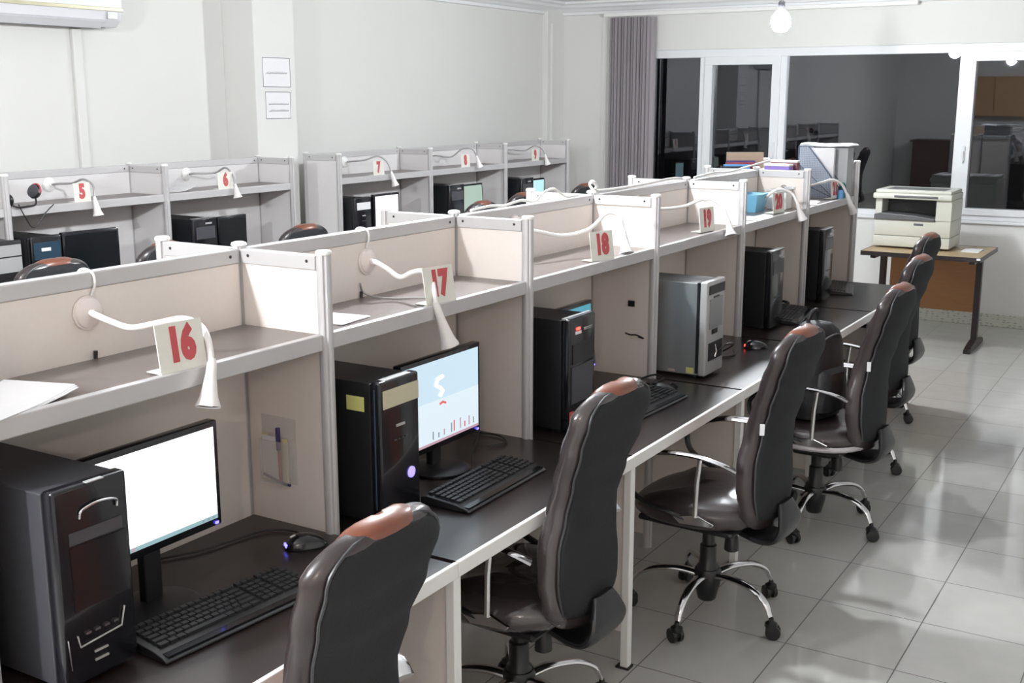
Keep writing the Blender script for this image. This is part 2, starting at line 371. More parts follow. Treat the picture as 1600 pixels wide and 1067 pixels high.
# ------------------------------------------------------------------ carrels
YK = [-1.02, 0.0, 1.028, 2.048, 3.054, 4.059, 5.067]
D1, D2, HT = 0.294, 0.700, 1.505
def post(mb, x, y, z0, z1, r=.019):
    prof = []
    for k in range(24):
        a = 2*PI*k/24; rr = r*(0.78 if k % 6 == 3 else 1.0)
        prof.append((x+rr*math.cos(a), y+rr*math.sin(a)))
    mb.prism(prof, lambda u, v, d: (u, v, d), z0, z1)
def divider(t, y, hs, ht, back_post=True, pm='panel'):
    """a side divider at local y: panel, top rail, front post, under-desk panel, desk leg"""
    MB().box(.018, D1-.018, y-.009, y+.009, .06, ht-.045).build('side_panel', pm, t)
    rl = MB().box(.018, D1-.018, y-.014, y+.014, ht-.045, ht-.006, bev=.003).build('divider_rail', 'alu', t)
    for sx in (.045, D1-.045):
        for sg in (-1, 1):
            MB().lathe([(.0045, 0), (.0045, .0015), (.002, .002)], seg=8, mtx=Matrix.Rotation(R(90*sg), 4, 'X'), c=(sx, y-sg*.0135, ht-.022)).build('screw', 'screw', rl)
    p = MB(); post(p, D1, y, 0, ht-.004, .0195); po = p.build('front_post', 'alu', t)
    MB().lathe([(.0205, ht-.004), (.0215, ht-.001), (.0205, ht+.005), (.017, ht+.008)], c=(D1, y, 0), seg=20).build('post_cap', 'cap', po, smooth=True)
    if back_post:
        p = MB(); post(p, 0, y, 0, ht, .018); po = p.build('back_post', 'alu', t)
        MB().lathe([(.020, ht), (.022, ht+.003), (.020, ht+.009), (.012, ht+.012)], c=(0, y, 0), seg=20).build('post_cap', 'cap', po, smooth=True)
    MB().box(D1+.02, D2-.03, y-.009, y+.009, .13, .705).build('lower_side_panel', pm, t)
    MB().box(D2-.03, D2-.002, y-.016, y+.016, 0.006, .710, bev=.003).build('leg', 'cap', t)
    MB().box(D2-.045, D2+.004, y-.02, y+.02, 0, .006).build('foot_pad', 'black', t)
def carrel(name_label, x, y0, W, rz=0, pm='panel', hs=1.293, ht=HT, near=False, far=True, rail=True, backpost=True, group=None, x_off=0.001):
    t = thing('study_carrel', name_label, 'study carrel', (x, y0, 0), rz, group)
    y1 = W
    MB().box(x_off, x_off+.014, .02, W-.02, .10, ht-.045).build('back_panel', pm, t)
    if rail:
        tr_ = MB().box(-.015, .0165, .016, W-.016, ht-.045, ht-.006, bev=.004).build('top_rail', 'alu', t)
        for yy in (.05, W-.05):
            MB().lathe([(.0045, 0), (.0045, .0015), (.002, .002)], seg=8, mtx=Matrix.Rotation(R(90), 4, 'Y'), c=(.016, yy, ht-.024)).build('screw', 'screw', tr_)
    e = .0095
    MB().box(.016, D1-.016, e, W-e, hs-.024, hs).build('shelf', 'shelf', t)
    MB().box(D1-.016, D1+.006, .02, W-.02, hs-.040, hs+.003, bev=.003).build('shelf_edge', 'alu', t)
    MB().box(.016, D2-.012, e, W-e, .722, .75).build('worktop', 'desk', t)
    MB().box(D2-.012, D2+.002, 0.0 if near else 0.002, W-.001, .711, .752, bev=.003).build('worktop_edge', 'cap', t)
    if near: divider(t, 0, hs, ht, backpost, pm)
    if far: divider(t, W, hs, ht, backpost, pm)
    return t
GR = 'carrels along the camera side of the middle row'
for i in range(6):
    n = 16+i
    lab = ['white and brown carrel numbered 16, nearest in the middle row', 'carrel numbered 17, behind the nearest one in the middle row', 'carrel numbered 18 holding a black computer with a red light',
           'carrel numbered 19 holding the silver computer tower', 'carrel numbered 20 with the blue box on its shelf', 'last carrel of the middle row, with the magazine file on its shelf'][i]
    carrel(lab, 0, YK[i], YK[i+1]-YK[i], near=(i == 0), group=GR)
for i in range(6):
    lab = 'carrel facing the left wall, back to back with the ' + ['nearest carrel', 'carrel with the pale blue screen', 'red-light tower', 'carrel of the silver tower', 'carrel of the light blue box', 'last carrel of the middle row'][i]
    # rotated half a turn: its local +y runs towards the camera
    t = carrel(lab, 0, YK[i+1], YK[i+1]-YK[i], rz=PI, near=False, far=False, rail=False, group='carrels on the far side of the middle row')
    divider(t, 0, 1.293, HT, False)
    if i == 0: divider(t, YK[1]-YK[0], 1.293, HT, False)
HSL, HTL, XB = 1.352, 1.518, -3.195
LROW = [('grey carrel at the left edge of the photo, before number 5', .285, 1.058, True), ('grey carrel numbered 5 against the left wall', 1.344, 1.027, False), ('grey carrel numbered 6, against the wall just before the pilaster', 2.372, 1.06, False),
        ('grey carrel numbered 7, just past the pilaster', 3.905, 1.075, True), ('grey carrel numbered 8, middle of the three past the pilaster', 4.981, 1.085, False), ('grey carrel numbered 9, last against the left wall', 6.067, 1.09, False)]
for lab, y, W, nr in LROW: carrel(lab, XB, y, W, hs=HSL, ht=HTL, near=nr, pm='panelgrey', group='carrels along the left wall')

# ------------------------------------------------------------------ number plates
def plate(num, x, y, z, label, tilt=8, turn=0.0, w_=.128, h_=.110, size=.100):
    t = thing('number_sign', label, 'number sign', (x, y, z), R(turn))
    rt = Matrix.Rotation(R(-tilt), 4, 'Y')
    b2 = MB().box(-.0015, .0015, -w_/2, w_/2, .001, h_, mtx=rt); b2.build('card', 'plate', t)
    MB().box(-.050, .002, -w_/2, w_/2, 0, .0022).build('stand_foot', 'plate', t)
    o = text_mesh(num, size, 'numeral', 'red', t, rt @ Vector((.0022, 0, h_*.52)), (0, 0, 0), sx=.74, bold=.0066)
    o.rotation_euler = (Matrix.Rotation(R(-tilt), 3, 'Y') @ Matrix.Rotation(R(90), 3, 'Z') @ Matrix.Rotation(R(90), 3, 'X')).to_euler()
    return t
plate('16', .292, -.482, 1.296, 'largest white number sign, a red 16 under the nearest lamp arm', turn=-4)
plate('17', .292, .528, 1.296, 'white sign with a red 17 above the pale blue screen', turn=-8, tilt=10)
plate('18', .285, 1.60, 1.296, 'white sign with a red 18 above the tower with a red light', turn=-14)
plate('19', .26, 2.70, 1.296, 'white sign with a red 19 above the silver computer tower', turn=-8, tilt=6)
plate('20', .255, 3.715, 1.296, 'white sign with a red 20 beside the light blue box', turn=-8, tilt=5)
plate('21', .255, 4.76, 1.296, 'small white number sign on the last carrel shelf of the middle row', turn=-4, tilt=5)
ZL = HSL+.003
LSG = {'5': '5 right of the black headset', '6': '6 just before the pilaster', '7': '7 above the left row white screen', '8': '8 above the pale green screen', '9': '9 above the cyan screen'}
for num, y in (('5', 1.80), ('6', 2.843), ('7', 4.345), ('8', 5.465), ('9', 6.57)):
    plate(num, XB+D1, y, ZL, 'number sign, red ' + LSG[num], tilt=4, w_=.105+.02*(y > 2), h_=.10)

# ------------------------------------------------------------------ gooseneck lamps
def gooseneck(base, pts, label, tip=None, arm='white', r=.0075, group=None, bx=0.0):
    """base = disc centre on the back panel; pts: arm path in room coordinates, the last is where the cone ends"""
    t = thing('gooseneck_lamp', label, 'lamp', base, group=group); B = Vector(base)
    L = [Vector(p)-B for p in pts]
    MB().lathe([(.040, 0), (.040, .004), (.036, .005), (.035, .010), (.028, .014), (.012, .020), (.010, .026)], seg=24, mtx=Matrix.Rotation(R(90), 4, 'Y')).build('mounting_disc', 'pink' if arm == 'white' else 'cap', t, smooth=True)
    head0, head1 = L[-2], L[-1]
    pth = bez([(.02, 0, 0)] + L[:-1], 8)
    MB().tube(pth, r, 10).build('arm', arm, t, smooth=True)
    d = (head1-head0); ln = d.length; d.normalize()
    q = Vector((0, 0, 1)).rotation_difference(d).to_matrix().to_4x4()
    h = MB().lathe([(r*1.0, -.012), (r*1.5, 0), (.0125, ln*.25), (.016, ln*.5), (.021, ln*.78), (.029, ln*.97), (.029, ln), (.026, ln*.985)], seg=22, mtx=q, c=head0).build('lamp_head', 'white', t, smooth=True)
    MB().lathe([(.0255, ln*.975), (.022, ln*.99), (.008, ln*1.0)], seg=22, mtx=q, c=head0).build('lens', 'lens', h, smooth=True)
    sw = q @ Vector((.0155, 0, ln*.5)) + head0
    return t
L16 = [(.05, -.532, 1.403), (.09, -.522, 1.394), (.13, -.505, 1.385), (.17, -.452, 1.386), (.22, -.41, 1.393), (.26, -.386, 1.380), (.295, -.396, 1.352), (.318, -.412, 1.300), (.335, -.455, 1.180)]
g_ = 'gooseneck lamps of the middle row'
gooseneck((.0165, -.515, 1.405), [at(145, 490, 0, .05), at(175, 503, 0, .09), at(205, 512, 0, .13), at(245, 505, 0, .175), at(285, 498, 0, .22), at(312, 508, 0, .26), at(325, 530, 0, .295), at(331, 568, 0, .318), at(325, 636, 0, .335)], 'white gooseneck lamp mounted above carrel 16', group=g_)
def lamp_px(base, l, label, **k): gooseneck(base, [at(px, py, 0, x) for px, py, x in l], label, **k)
lamp_px((.0165, .522, 1.402), [(588, 410, .06), (605, 420, .09), (625, 433, .13), (645, 425, .18), (662, 424, .23), (675, 438, .27), (682, 478, .305), (703, 541, .335)], 'white gooseneck lamp drooping over the monitor of carrel 17', group=g_)
lamp_px((.0165, 1.40, 1.43), [(812, 357, .05), (842, 362, .09), (880, 368, .13), (920, 358, .18), (948, 334, .22), (968, 338, .27), (974, 362, .295), (979, 396, .32)], 'white gooseneck lamp bending down beside the 18 sign', group=g_)
lamp_px((.0165, 2.45, 1.43), [(1010, 325, .05), (1040, 326, .09), (1070, 322, .13), (1095, 312, .18), (1113, 312, .23), (1130, 325, .28), (1137, 343, .31), (1142, 368, .335)], 'white gooseneck lamp reaching past the 19 sign', group=g_)
lamp_px((.0165, 3.55, 1.42), [(1150, 306, .05), (1172, 312, .08), (1190, 315, .12), (1205, 301, .18), (1220, 296, .22), (1238, 303, .27), (1247, 321, .31), (1254, 344, .335)], 'white gooseneck lamp arching over the 20 sign', group=g_)
lamp_px((.0165, 4.60, 1.42), [(1250, 288, .07), (1267, 289, .12), (1285, 285, .20), (1300, 281, .25), (1315, 288, .29), (1324, 305, .32), (1333, 332, .345)], 'white gooseneck lamp on the last carrel before the printer table', group=g_)
for nm, l in (('5', [(92, 287, -3.12), (113, 286, -3.05), (130, 280, -2.97), (145, 290, -2.9), (148, 310, -2.875), (154, 337, -2.86)]), ('6', [(305, 271, -3.12), (335, 270, -3.04), (352, 262, -2.96), (364, 275, -2.9), (368, 290, -2.875), (372, 309, -2.86)]),
              ('7', [(550, 252, -3.12), (570, 250, -3.04), (590, 244, -2.96), (605, 253, -2.9), (612, 270, -2.875), (618, 290, -2.86)]), ('8', [(683, 243, -3.12), (705, 245, -3.04), (722, 233, -2.96), (738, 233, -2.9), (745, 245, -2.875), (750, 261, -2.86)]), ('9', [(797, 234, -3.12), (820, 235, -3.04), (835, 228, -2.96), (847, 232, -2.9), (852, 243, -2.875), (856, 257, -2.86)])):
    p0 = at(l[0][0], l[0][1], 0, l[0][2])
    lamp_px((XB+.0165, p0.y-.02, p0.z-.005), l, 'grey-armed gooseneck lamp by the ' + LSG[nm], arm='greyarm', r=.006, group='gooseneck lamps of the left wall carrels')

# ------------------------------------------------------------------ computers
def tower(label, x_front, y0, w_, z, h, d, body='blacksteel', front='blackgloss', style=0, group='computer towers', sub=None):
    """front faces +x; origin at the front centre on the desk"""
    t = thing('computer_tower', label, 'computer tower', (x_front, y0+w_/2, z), 0, group)
    hw = w_/2
    MB().box(-d, -.035, -hw, hw, .012, h-.006, bev=.003).build('case', body, t)
    fo = MB().box(-.035, -.002, -hw, hw, .010, h, bev=.007, seg=3).build('front_bezel', front, t, smooth=True)
    for sx in (-d+.03, -.06): MB().box(sx-.015, sx+.015, -hw+.01, hw-.01, 0, .012).build('foot', 'black', t)
    bay = 'darkgrey'
    if style == 0:   # glossy, with chrome handle and port panel
        MB().box(-.002, .001, -hw+.03, hw-.02, h-.115, h-.09).build('drive_bay', 'darkgrey', t)
        MB().box(-.002, .001, -hw+.03, hw-.012, h-.25, h-.12).build('drive_door', 'blackgloss', t)
        MB().tube(bez([(.001, -hw+.055, h-.066), (.004, -hw+.06, h-.05), (.006, 0.01, h-.042), (.004, hw-.035, h-.05), (.001, hw-.03, h-.066)], 5), .0028, 8).build('chrome_handle', 'chrome', t, smooth=True)
        MB().box(-.010, .002, -.01, .03, h-.001, h+.001).build('top_badge', 'silverplastic', t)
        MB().tube([(.001, -hw+.03, h-.30), (.001, -hw+.035, h-.325), (.001, hw-.04, h-.318), (.001, hw-.03, h-.28)], .002, 6).build('port_trim', 'silverplastic', t, smooth=True)
        for k in range(4): MB().box(-.002, .0015, -hw+.05+k*.022, -hw+.062+k*.022, h-.305, h-.300).build('port', 'chrome', t)
        for k in range(2): MB().box(-.002, .0012, -.02, .012, h-.35-k*.018, h-.346-k*.018).build('vent_mark', 'silverplastic', t)
        MB().tube([(.0005, -hw+.008, h-.30), (.0005, -hw+.012, .05)], .0015, 6).build('edge_strip', 'chrome', t)
    elif style == 1:  # cream label, silver top, violet power ring
        MB().box(-.030, -.006, -hw+.03, hw-.03, h-.0005, h+.0012).build('top_panel', 'silverplastic', t)
        MB().box(-.002, .001, -hw+.012, hw-.006, h-.075, h-.025).build('sticker', 'label', t)
        MB().box(-.002, .0008, -.02, .018, h-.135, h-.128).build('maker_badge', 'silverplastic', t)
        for k in range(4): MB().box(-.002, .0008, -.03+k*.017, -.02+k*.017, h-.172, h-.168).build('vent_mark', 'darkgrey', t)
        MB().lathe([(.016, 0), (.016, .003), (.010, .0035)], seg=24, mtx=Matrix.Rotation(R(90), 4, 'Y'), c=(-.002, .045, .125)).build('power_button', 'violetled', t)
        MB().box(-.115, -.055, -hw-.001, -hw, h-.085, h-.045).build('side_sticker', 'labelyellow', t)
        MB().box(-.175, -.155, -hw-.001, -hw, h-.06, h-.045).build('side_sticker', 'paper', t)
        MB().tube([(-.02, -hw-.001, h-.02), (-.02, -hw-.001, .05)], .002, 6).build('edge_strip', 'bluegrey', t)
    elif style == 2:  # red lamp, recessed face
        MB().box(-.002, .001, -hw+.02, hw-.02, h-.16, h-.09).build('drive_bay', 'black', t)
        MB().box(-.002, .0008, -.055, -.015, h-.058, h-.048).build('maker_badge', 'paper', t)
        MB().box(-.002, .003, -.05, -.025, h-.043, h-.034, bev=.001).build('red_light', 'redled', t)
        MB().box(-.002, .004, .0, .06, h-.050, h-.040, bev=.001).build('button_bar', 'chrome', t)
        MB().box(-.002, .001, -hw+.015, hw-.02, h-.30, h-.17).build('grille', 'darkgrey', t)
        MB().box(-.002, .001, -hw+.002, -hw+.03, .03, .08).build('red_corner', 'red', t)
        MB().box(-.034, -.004, -hw+.01, hw-.01, h-.0005, h+.002, bev=.0008).build('top_panel', 'darkgrey', t)
        MB().box(-.033, -.020, -hw-.0005, hw, h-.004, h+.0022).build('top_trim', 'silverplastic', t)
    elif style == 3:  # silver
        MB().box(-.046, -.034, -hw-.0008, hw+.0008, .02, h-.004).build('front_seam', 'black', t)
        MB().box(-.002, .0015, -hw+.02, hw-.012, h-.055, h-.018).build('drive_bay', 'black', t)
        MB().box(-.002, .001, -.03, .03, h-.072, h-.066).build('drive_button', 'darkgrey', t)
        MB().box(-.002, .001, -hw+.03, hw-.03, h-.20, h-.075).build('drive_door', 'silver', t)
        MB().box(-.002, .0015, -.04, .02, h-.225, h-.205).build('slot', 'black', t)
        MB().box(-.002, .0015, -hw+.03, hw-.02, h-.335, h-.26).build('port_panel', 'black', t)
        MB().tube([(.002, -.01, h-.27), (.006, 0, h-.30), (.004, -.01, h-.325)], .004, 8).build('usb_plug', 'chrome', t, smooth=True)
        MB().box(-.085, -.052, -hw-.0012, -hw, .018, .042).build('side_sticker', 'labelyellow', t)
        MB().box(-.165, -.135, -hw-.0012, -hw, .018, .028).build('side_sticker', 'labelpink', t)
    elif style == 4:
        MB().box(-.033, -.004, -hw+.004, hw-.004, h-.0005, h+.0015).build('top_panel', 'silverplastic', t)
        MB().box(-.002, .001, -hw+.02, hw-.02, h-.12, h-.05).build('drive_bay', 'darkgrey', t)
        MB().box(-.002, .001, .0, .05, h-.036, h-.026).build('maker_badge', 'silverplastic', t)
        MB().box(-.002, .001, -.04, .03, h-.24, h-.235).build('slot', 'darkgrey', t)
    elif style == 5:  # left row, light label
        MB().box(-.002, .001, -hw+.02, hw-.015, h-.085, h-.035).build('sticker', 'paper', t)
        MB().box(-.002, .001, -.015, .02, h-.13, h-.122).build('maker_badge', 'silverplastic', t)
        MB().box(-.002, .001, -.02, .025, h-.165, h-.160).build('slot', 'darkgrey', t)
    elif style == 6:
        MB().box(-.002, .001, -hw+.012, hw-.012, h-.115, h-.03).build('blue_fascia', 'bluegrey', t)
        MB().box(-.002, .002, -.035, .02, h-.075, h-.058).build('sticker', 'paper', t)
        MB().box(-.002, .002, -.012, .022, h-.135, h-.125).build('maker_badge', 'silverplastic', t)
    elif style == 7:
        MB().box(-.002, .001, -hw+.008, hw-.008, h-.075, h-.02).build('drive_bay', 'silverplastic', t)
        MB().box(-.002, .001, -hw+.008, hw-.008, h-.155, h-.082).build('drive_door', 'silverplastic', t)
    return t
ZD = .752
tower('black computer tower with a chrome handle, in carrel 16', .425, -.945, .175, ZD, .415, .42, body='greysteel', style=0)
tower('black computer tower with a cream sticker, in carrel 17', .400, .085, .175, ZD, .405, .40, style=1)
tower('black computer tower with a small red light, in carrel 18', .405, 1.125, .19, ZD, .405, .38, style=2)
tower('silver computer tower in carrel 19', .50, 2.125, .20, ZD, .405, .42, body='silver', front='silverplastic', style=3)
tower('black computer tower with a shiny top, in carrel 20', .395, 3.235, .19, ZD, .40, .36, style=4)
tower('black computer tower in the last carrel, before the printer table', .375, 4.185, .18, ZD, .415, .36, style=4)
XF = XB+.395
tower('computer tower with two light grey drive covers at the left edge', XF, 1.155, .185, ZD, .455, .40, front='black', style=7)
tower('black tower with a blue fascia and white sticker, in carrel 5', XF+.01, 1.385, .18, ZD, .46, .38, style=6)
tower('black tower in carrel 6 beside a dark monitor', XF, 2.47, .185, ZD, .455, .38, style=4)
tower('black tower with a white sticker, in carrel 7', XF, 3.945, .18, ZD, .470, .38, style=5)
tower('dark tower in carrel 8 beside the pale green screen', XF, 5.095, .20, ZD, .485, .38, style=4)
tower('dark tower in carrel 9 beside the cyan screen', XF, 6.17, .20, ZD, .475, .38, style=4)

def monitor(label, x, y0, y1, z0, z1, zdesk, screen, deco=None, led=True, turn=0.0, tilt=0.0, bez_=.014, group='monitors on the carrel desks'):
    yc = (y0+y1)/2; w2 = (y1-y0)/2
    t = thing('computer_monitor', label, 'monitor', (x, yc, zdesk), R(turn), group)
    a, b2 = z0-zdesk, z1-zdesk
    mt = Matrix.Translation((0, 0, (a+b2)/2)) @ Matrix.Rotation(R(tilt), 4, 'Y') @ Matrix.Translation((0, 0, -(a+b2)/2))
    fr_ = MB().box(-.030, 0, -w2, w2, a, b2, bev=.004, mtx=mt).build('screen_frame', 'blackgloss', t, smooth=True)
    MB().box(-.055, -.030, -w2*.55, w2*.55, a+.06, b2-.05, bev=.008, mtx=mt).build('rear_housing', 'black', t)
    so = MB().box(0, .0012, -w2+bez_, w2-bez_, a+bez_*1.4, b2-bez_, mtx=mt).build('screen', screen, t)
    if deco: deco(so, w2-bez_, a+bez_*1.4, b2-bez_, mt)
    if led: MB().box(-.001, .002, w2-.022, w2-.012, a+.005, a+.011, mtx=mt).build('power_light', 'blueled', t)
    MB().box(-.05, -.025, -.025, .025, .01, a+.08, bev=.004).build('neck', 'black', t)
    MB().lathe([(.10, 0), (.10, .006), (.085, .012), (.03, .018)], seg=28, c=(-.02, 0, 0)).build('base', 'black', t, smooth=True)
    return t
def deco16(so, w2, a, b2, mt):
    MB().box(.0012, .0018, -w2, w2, a, a+.010, mtx=mt).build('taskbar', 'scr_bar', so)
    for k, c in enumerate(('scr_red', 'scr_green', 'scr_pink')): MB().box(.0018, .0022, -w2+.07+k*.016, -w2+.079+k*.016, a+.001, a+.009, mtx=mt).build('screen_icon', c, so)
    for k in range(3): MB().box(.0018, .0022, w2-.05+k*.016, w2-.043+k*.016, a+.002, a+.008, mtx=mt).build('screen_icon', 'scr_grey', so)
def deco17(so, w2, a, b2, mt):
    n = 14; poly = []
    MB().box(.0012, .0016, -w2, w2, a, a+(b2-a)*.52, mtx=mt).build('lower_picture', 'scr_blue2', so)
    MB().box(.0016, .0020, -w2, w2, a, a+.008, mtx=mt).build('taskbar', 'scr_pink', so)
    s_ = MB().tube([mt @ Vector((.003, y, z)) for y, z in ((-w2*.02, b2-.055), (-w2*.16, b2-.060), (-w2*.20, b2-.078), (-w2*.08, b2-.09), (-w2*.02, b2-.10), (-w2*.10, b2-.115))], .006, 8, flat=1.0)
    s_.build('swirl_mark', 'scr_white', so)
    MB().tube([mt @ Vector((.0026, y, z)) for y, z in ((-w2*.10, (a+b2)/2-.01), (-w2*.02, (a+b2)/2-.006), (.01, (a+b2)/2-.012))], .004, 6).build('red_mark', 'scr_red', so)
    for k, (y, h, c) in enumerate(((-.06, .025, 'scr_grey'), (-.03, .016, 'scr_grey'), (.0, .02, 'scr_pink'), (.04, .03, 'scr_grey'), (.055, .035, 'scr_red'), (.09, .035, 'scr_pink'), (.115, .018, 'scr_red'), (.14, .03, 'scr_pink'), (.165, .02, 'scr_grey'))):
        MB().box(.0020, .0026, y, y+.006, a+.016, a+.016+h, mtx=mt).build('skyline_mark', c, so)
monitor('monitor with a plain white screen, in carrel 16', .275, -.765, -.378, .895, 1.153, ZD, 'scr_white', deco16)
monitor('monitor with a pale blue desktop picture, in carrel 17', .25, .375, .800, .830, 1.125, ZD, 'scr_blue', deco17)
monitor('monitor mostly hidden behind the tower of carrel 18', .20, 1.34, 1.70, .86, 1.125, ZD, 'scr_teal', None, tilt=-5)
monitor('wide switched-off black monitor under the headset shelf, left edge', -2.80, 1.585, 1.925, .93, 1.215, ZD, 'scr_off', None, led=False, turn=-4)
monitor('narrow dark monitor just before the pilaster, beside a tower', -2.86, 2.72, 2.96, .93, 1.195, ZD, 'scr_off', None, led=False)
monitor('monitor with a bright white screen, in carrel 7', -2.79, 4.14, 4.43, .88, 1.232, ZD, 'scr_white', None, led=False, turn=0)
monitor('monitor with a pale green screen, in carrel 8', -2.86, 5.35, 5.66, .90, 1.222, ZD, 'scr_green', None, led=False, tilt=-4)
monitor('monitor with a cyan screen, in carrel 9', -2.86, 6.42, 6.66, .90, 1.205, ZD, 'scr_cyan', None, led=False)

# keyboards
def keyboard(label, x, y, rz, individual=True, L=.45, W=.165, led=False, mm='key'):
    t = thing('keyboard', label, 'keyboard', (x, y, ZD), R(rz), 'keyboards on the middle row desks')
    # local y along the length, +x toward the user
    sec = [(-W/2, .0), (-W/2, .022), (-W/2+.02, .026), (W/2-.045, .017), (W/2-.012, .010), (W/2, .004), (W/2, 0)]
    MB().prism(sec, lambda u, v, d: (u, d, v), -L/2, L/2).build('keyboard_body', 'black', t, bev=.004)
    kb = MB()
    def km(w_): return MB().prism([(-.0075, 0), (-.006, .007), (.006, .007), (.0075, 0)], lambda u, v, d: (u, d, v), -w_/2, w_/2)
    n = 0; first = {}
    rows = [(-.066, [.015]*13+[.03]), (-.044, [.014]*13+[.026]), (-.026, [.020]+[.014]*12+[.020]), (-.008, [.024]+[.014]*11+[.030]), (.010, [.030]+[.014]*10+[.036]), (.028, [.020, .016, .016, .095, .016, .016, .020, .020])]
    allm = MB()
    for rx, ws in rows:
        tot = sum(ws); yy = -L/2+.02
        sc_ = (L*.66-.02)/(tot+.003*len(ws))
        for w_ in ws+[0, .014, .014, .014, 0, .014, .014, .014, .014]:
            if w_ == 0: yy += .008; continue
            ww = w_*sc_; z = .0255-(rx+.066)*.09
            if individual and n < 98:
                key = round(ww, 4)
                if key not in first: first[key] = km(ww).build('key', mm, t)
                else:
                    c = first[key].copy(); col.objects.link(c); c.parent = t
                    first[key] = c
                first[key].location = (rx+.004, yy+ww/2, z)
            else:
                allm.box(rx-.003, rx+.011, yy, yy+ww, z, z+.006)
            n += 1; yy += ww+.003*sc_
    o = allm.build('keys', mm, t); o['kind'] = 'stuff'
    if led: MB().box(-.073, -.069, .115, .121, .026, .029).build('green_light', 'greenled', t)
    MB().box(W/2-.03, W/2-.006, -L/2+.01, L/2-.01, .006, .013).build('wrist_edge', 'blackgloss', t)
    return t
keyboard('black keyboard in front of the white screen, carrel 16', .425, -.525, -5)
keyboard('black keyboard with a green light, carrel 17', .448, .525, 1, led=True)
keyboard('black keyboard half hidden by the wrapped chair, carrel 18', .46, 1.60, -3, individual=False)
keyboard('black keyboard beside the tower of carrel 20', .36, 3.68, 8, individual=False)
keyboard('grey-edged keyboard on the farthest desk of the middle row', .33, 4.70, 14, individual=False, L=.40)
# mice
def mouse(label, x, y, rz, led=None, m='blackgloss'):
    t = thing('computer_mouse', label, 'mouse', (x, y, ZD), R(rz))
    rings = []
    for i in range(9):
        u = -1+2*i/8; xx = u*.055; k = math.sqrt(max(0.02, 1-u*u*.96)); hw = .031*k**.7; h = .036*k*(1-.18*u)
        rings.append([(xx, hw*math.cos(a), max(0, h*math.sin(a))) for a in [PI*j/8 for j in range(9)]])
    MB().loft(rings).build('shell', m, t, smooth=True)
    MB().tube([(-.022, 0, .030), (-.03, 0, .033), (-.04, 0, .029)], .0035, 8).build('scroll_wheel', 'silverplastic' if led else 'darkgrey', t)
    if led: MB().box(-.055, -.049, -.010, .012, .004, .014, bev=.002).build('mouse_light', led, t)
    return t
mouse('black mouse with a blue light near the divider of carrel 16', .30, -.115, 55, 'blueled')
mouse('black mouse behind the wrapped chair, carrel 18', .42, 1.86, 15)
mouse('dark mouse with a red light in carrel 19', .47, 2.83, 20, 'redled')
# cables lying on desks
def cable(label, pts, r=.003, m='wire', cat='cable', group='cables on the desks'):
    o = MB().tube(bez(pts, 8), r, 8).build('cable', m, smooth=True); tag(o, label, cat, group); return o
zc = ZD+.004
cable('black cable from the mouse of carrel 16 curving to the back', [(.265, -.10, ZD+.012), (.22, -.06, zc), (.14, -.10, zc), (.10, -.28, zc), (.05, -.38, zc)])
cable('black cable behind the keyboard of carrel 17', [(.352, .60, ZD+.012), (.30, .68, zc), (.22, .80, zc+.0), (.16, .93, ZD+.035), (.09, .955, ZD+.012), (.06, .90, zc)])
cable('black cable looping by the monitor of carrel 17', [(.24, .86, zc), (.27, .93, zc), (.20, .985, zc), (.10, .97, zc)], .0025)
cable('tangle of black cable beside the tower of carrel 19', [(.506, 2.23, ZD+.10), (.54, 2.26, ZD+.13), (.53, 2.36, ZD+.11), (.46, 2.46, ZD+.06), (.36, 2.50, zc), (.44, 2.60, zc), (.40, 2.72, zc)], .0035)
cable('black cable coiled at the divider of carrel 18', [(.34, 1.94, zc), (.38, 1.98, ZD+.02), (.33, 2.0, ZD+.025), (.28, 1.96, zc), (.36, 1.92, zc), (.42, 1.97, zc), (.46, 1.93, zc)], .004)
# headset-like black handset of carrels 20 and 21
def headset(label, x, y, z, rz, sc_=1.0, hang=False):
    t = thing('headset', label, 'headset', (x, y, z), R(rz))
    band = [Vector((0, .075*math.cos(a), .075*math.sin(a)+.03)) if hang else Vector((.075*math.sin(a)-.02, .075*math.cos(a), .02)) for a in [PI*k/12 for k in range(13)]]
    MB().tube(band, .006, 8).build('headband', 'black', t, smooth=True)
    for s_ in (-1, 1):
        c_ = Vector((0, .075*s_, .03)) if hang else Vector((-.02, .075*s_, .03))
        MB().lathe([(.012, -.014), (.03, -.012), (.032, .004), (.02, .012)], seg=18, mtx=Matrix.Rotation(R(90), 4, 'X'), c=c_).build('ear_cup', 'black', t, smooth=True)
    MB().tube([(c_.x, c_.y, c_.z), (c_.x+.05, c_.y-.02, .015), (c_.x+.08, c_.y-.05, .012)], .003, 6).build('microphone', 'black', t)
    return t
headset('black headset lying behind the keyboard of carrel 20', .20, 3.95, ZD+.001, 20)
headset('black headset on the farthest desk of the middle row', .13, 4.92, ZD+.001, 30)

# ------------------------------------------------------------------ office chair
def sring(z, xc, hw, th, curve, n=28, e1=.75, e2=.8, lean=0.0):
    out = []
    for k in range(n):
        a = 2*PI*k/n; c_, s_ = math.cos(a), math.sin(a)
        y = hw*math.copysign(abs(c_)**e1, c_); x = th/2*math.copysign(abs(s_)**e2, s_)
        out.append((xc + x - curve*(y/max(hw, .01))**2, y, z + lean*x))
    return out
def interp(tab, v):
    for (a, *p), (b2, *q) in zip(tab, tab[1:]):
        if v <= b2:
            t = (v-a)/(b2-a) if b2 > a else 0
            t = t*t*(3-2*t)
            return [p[i]+(q[i]-p[i])*t for i in range(len(p))]
    return list(tab[-1][1:])
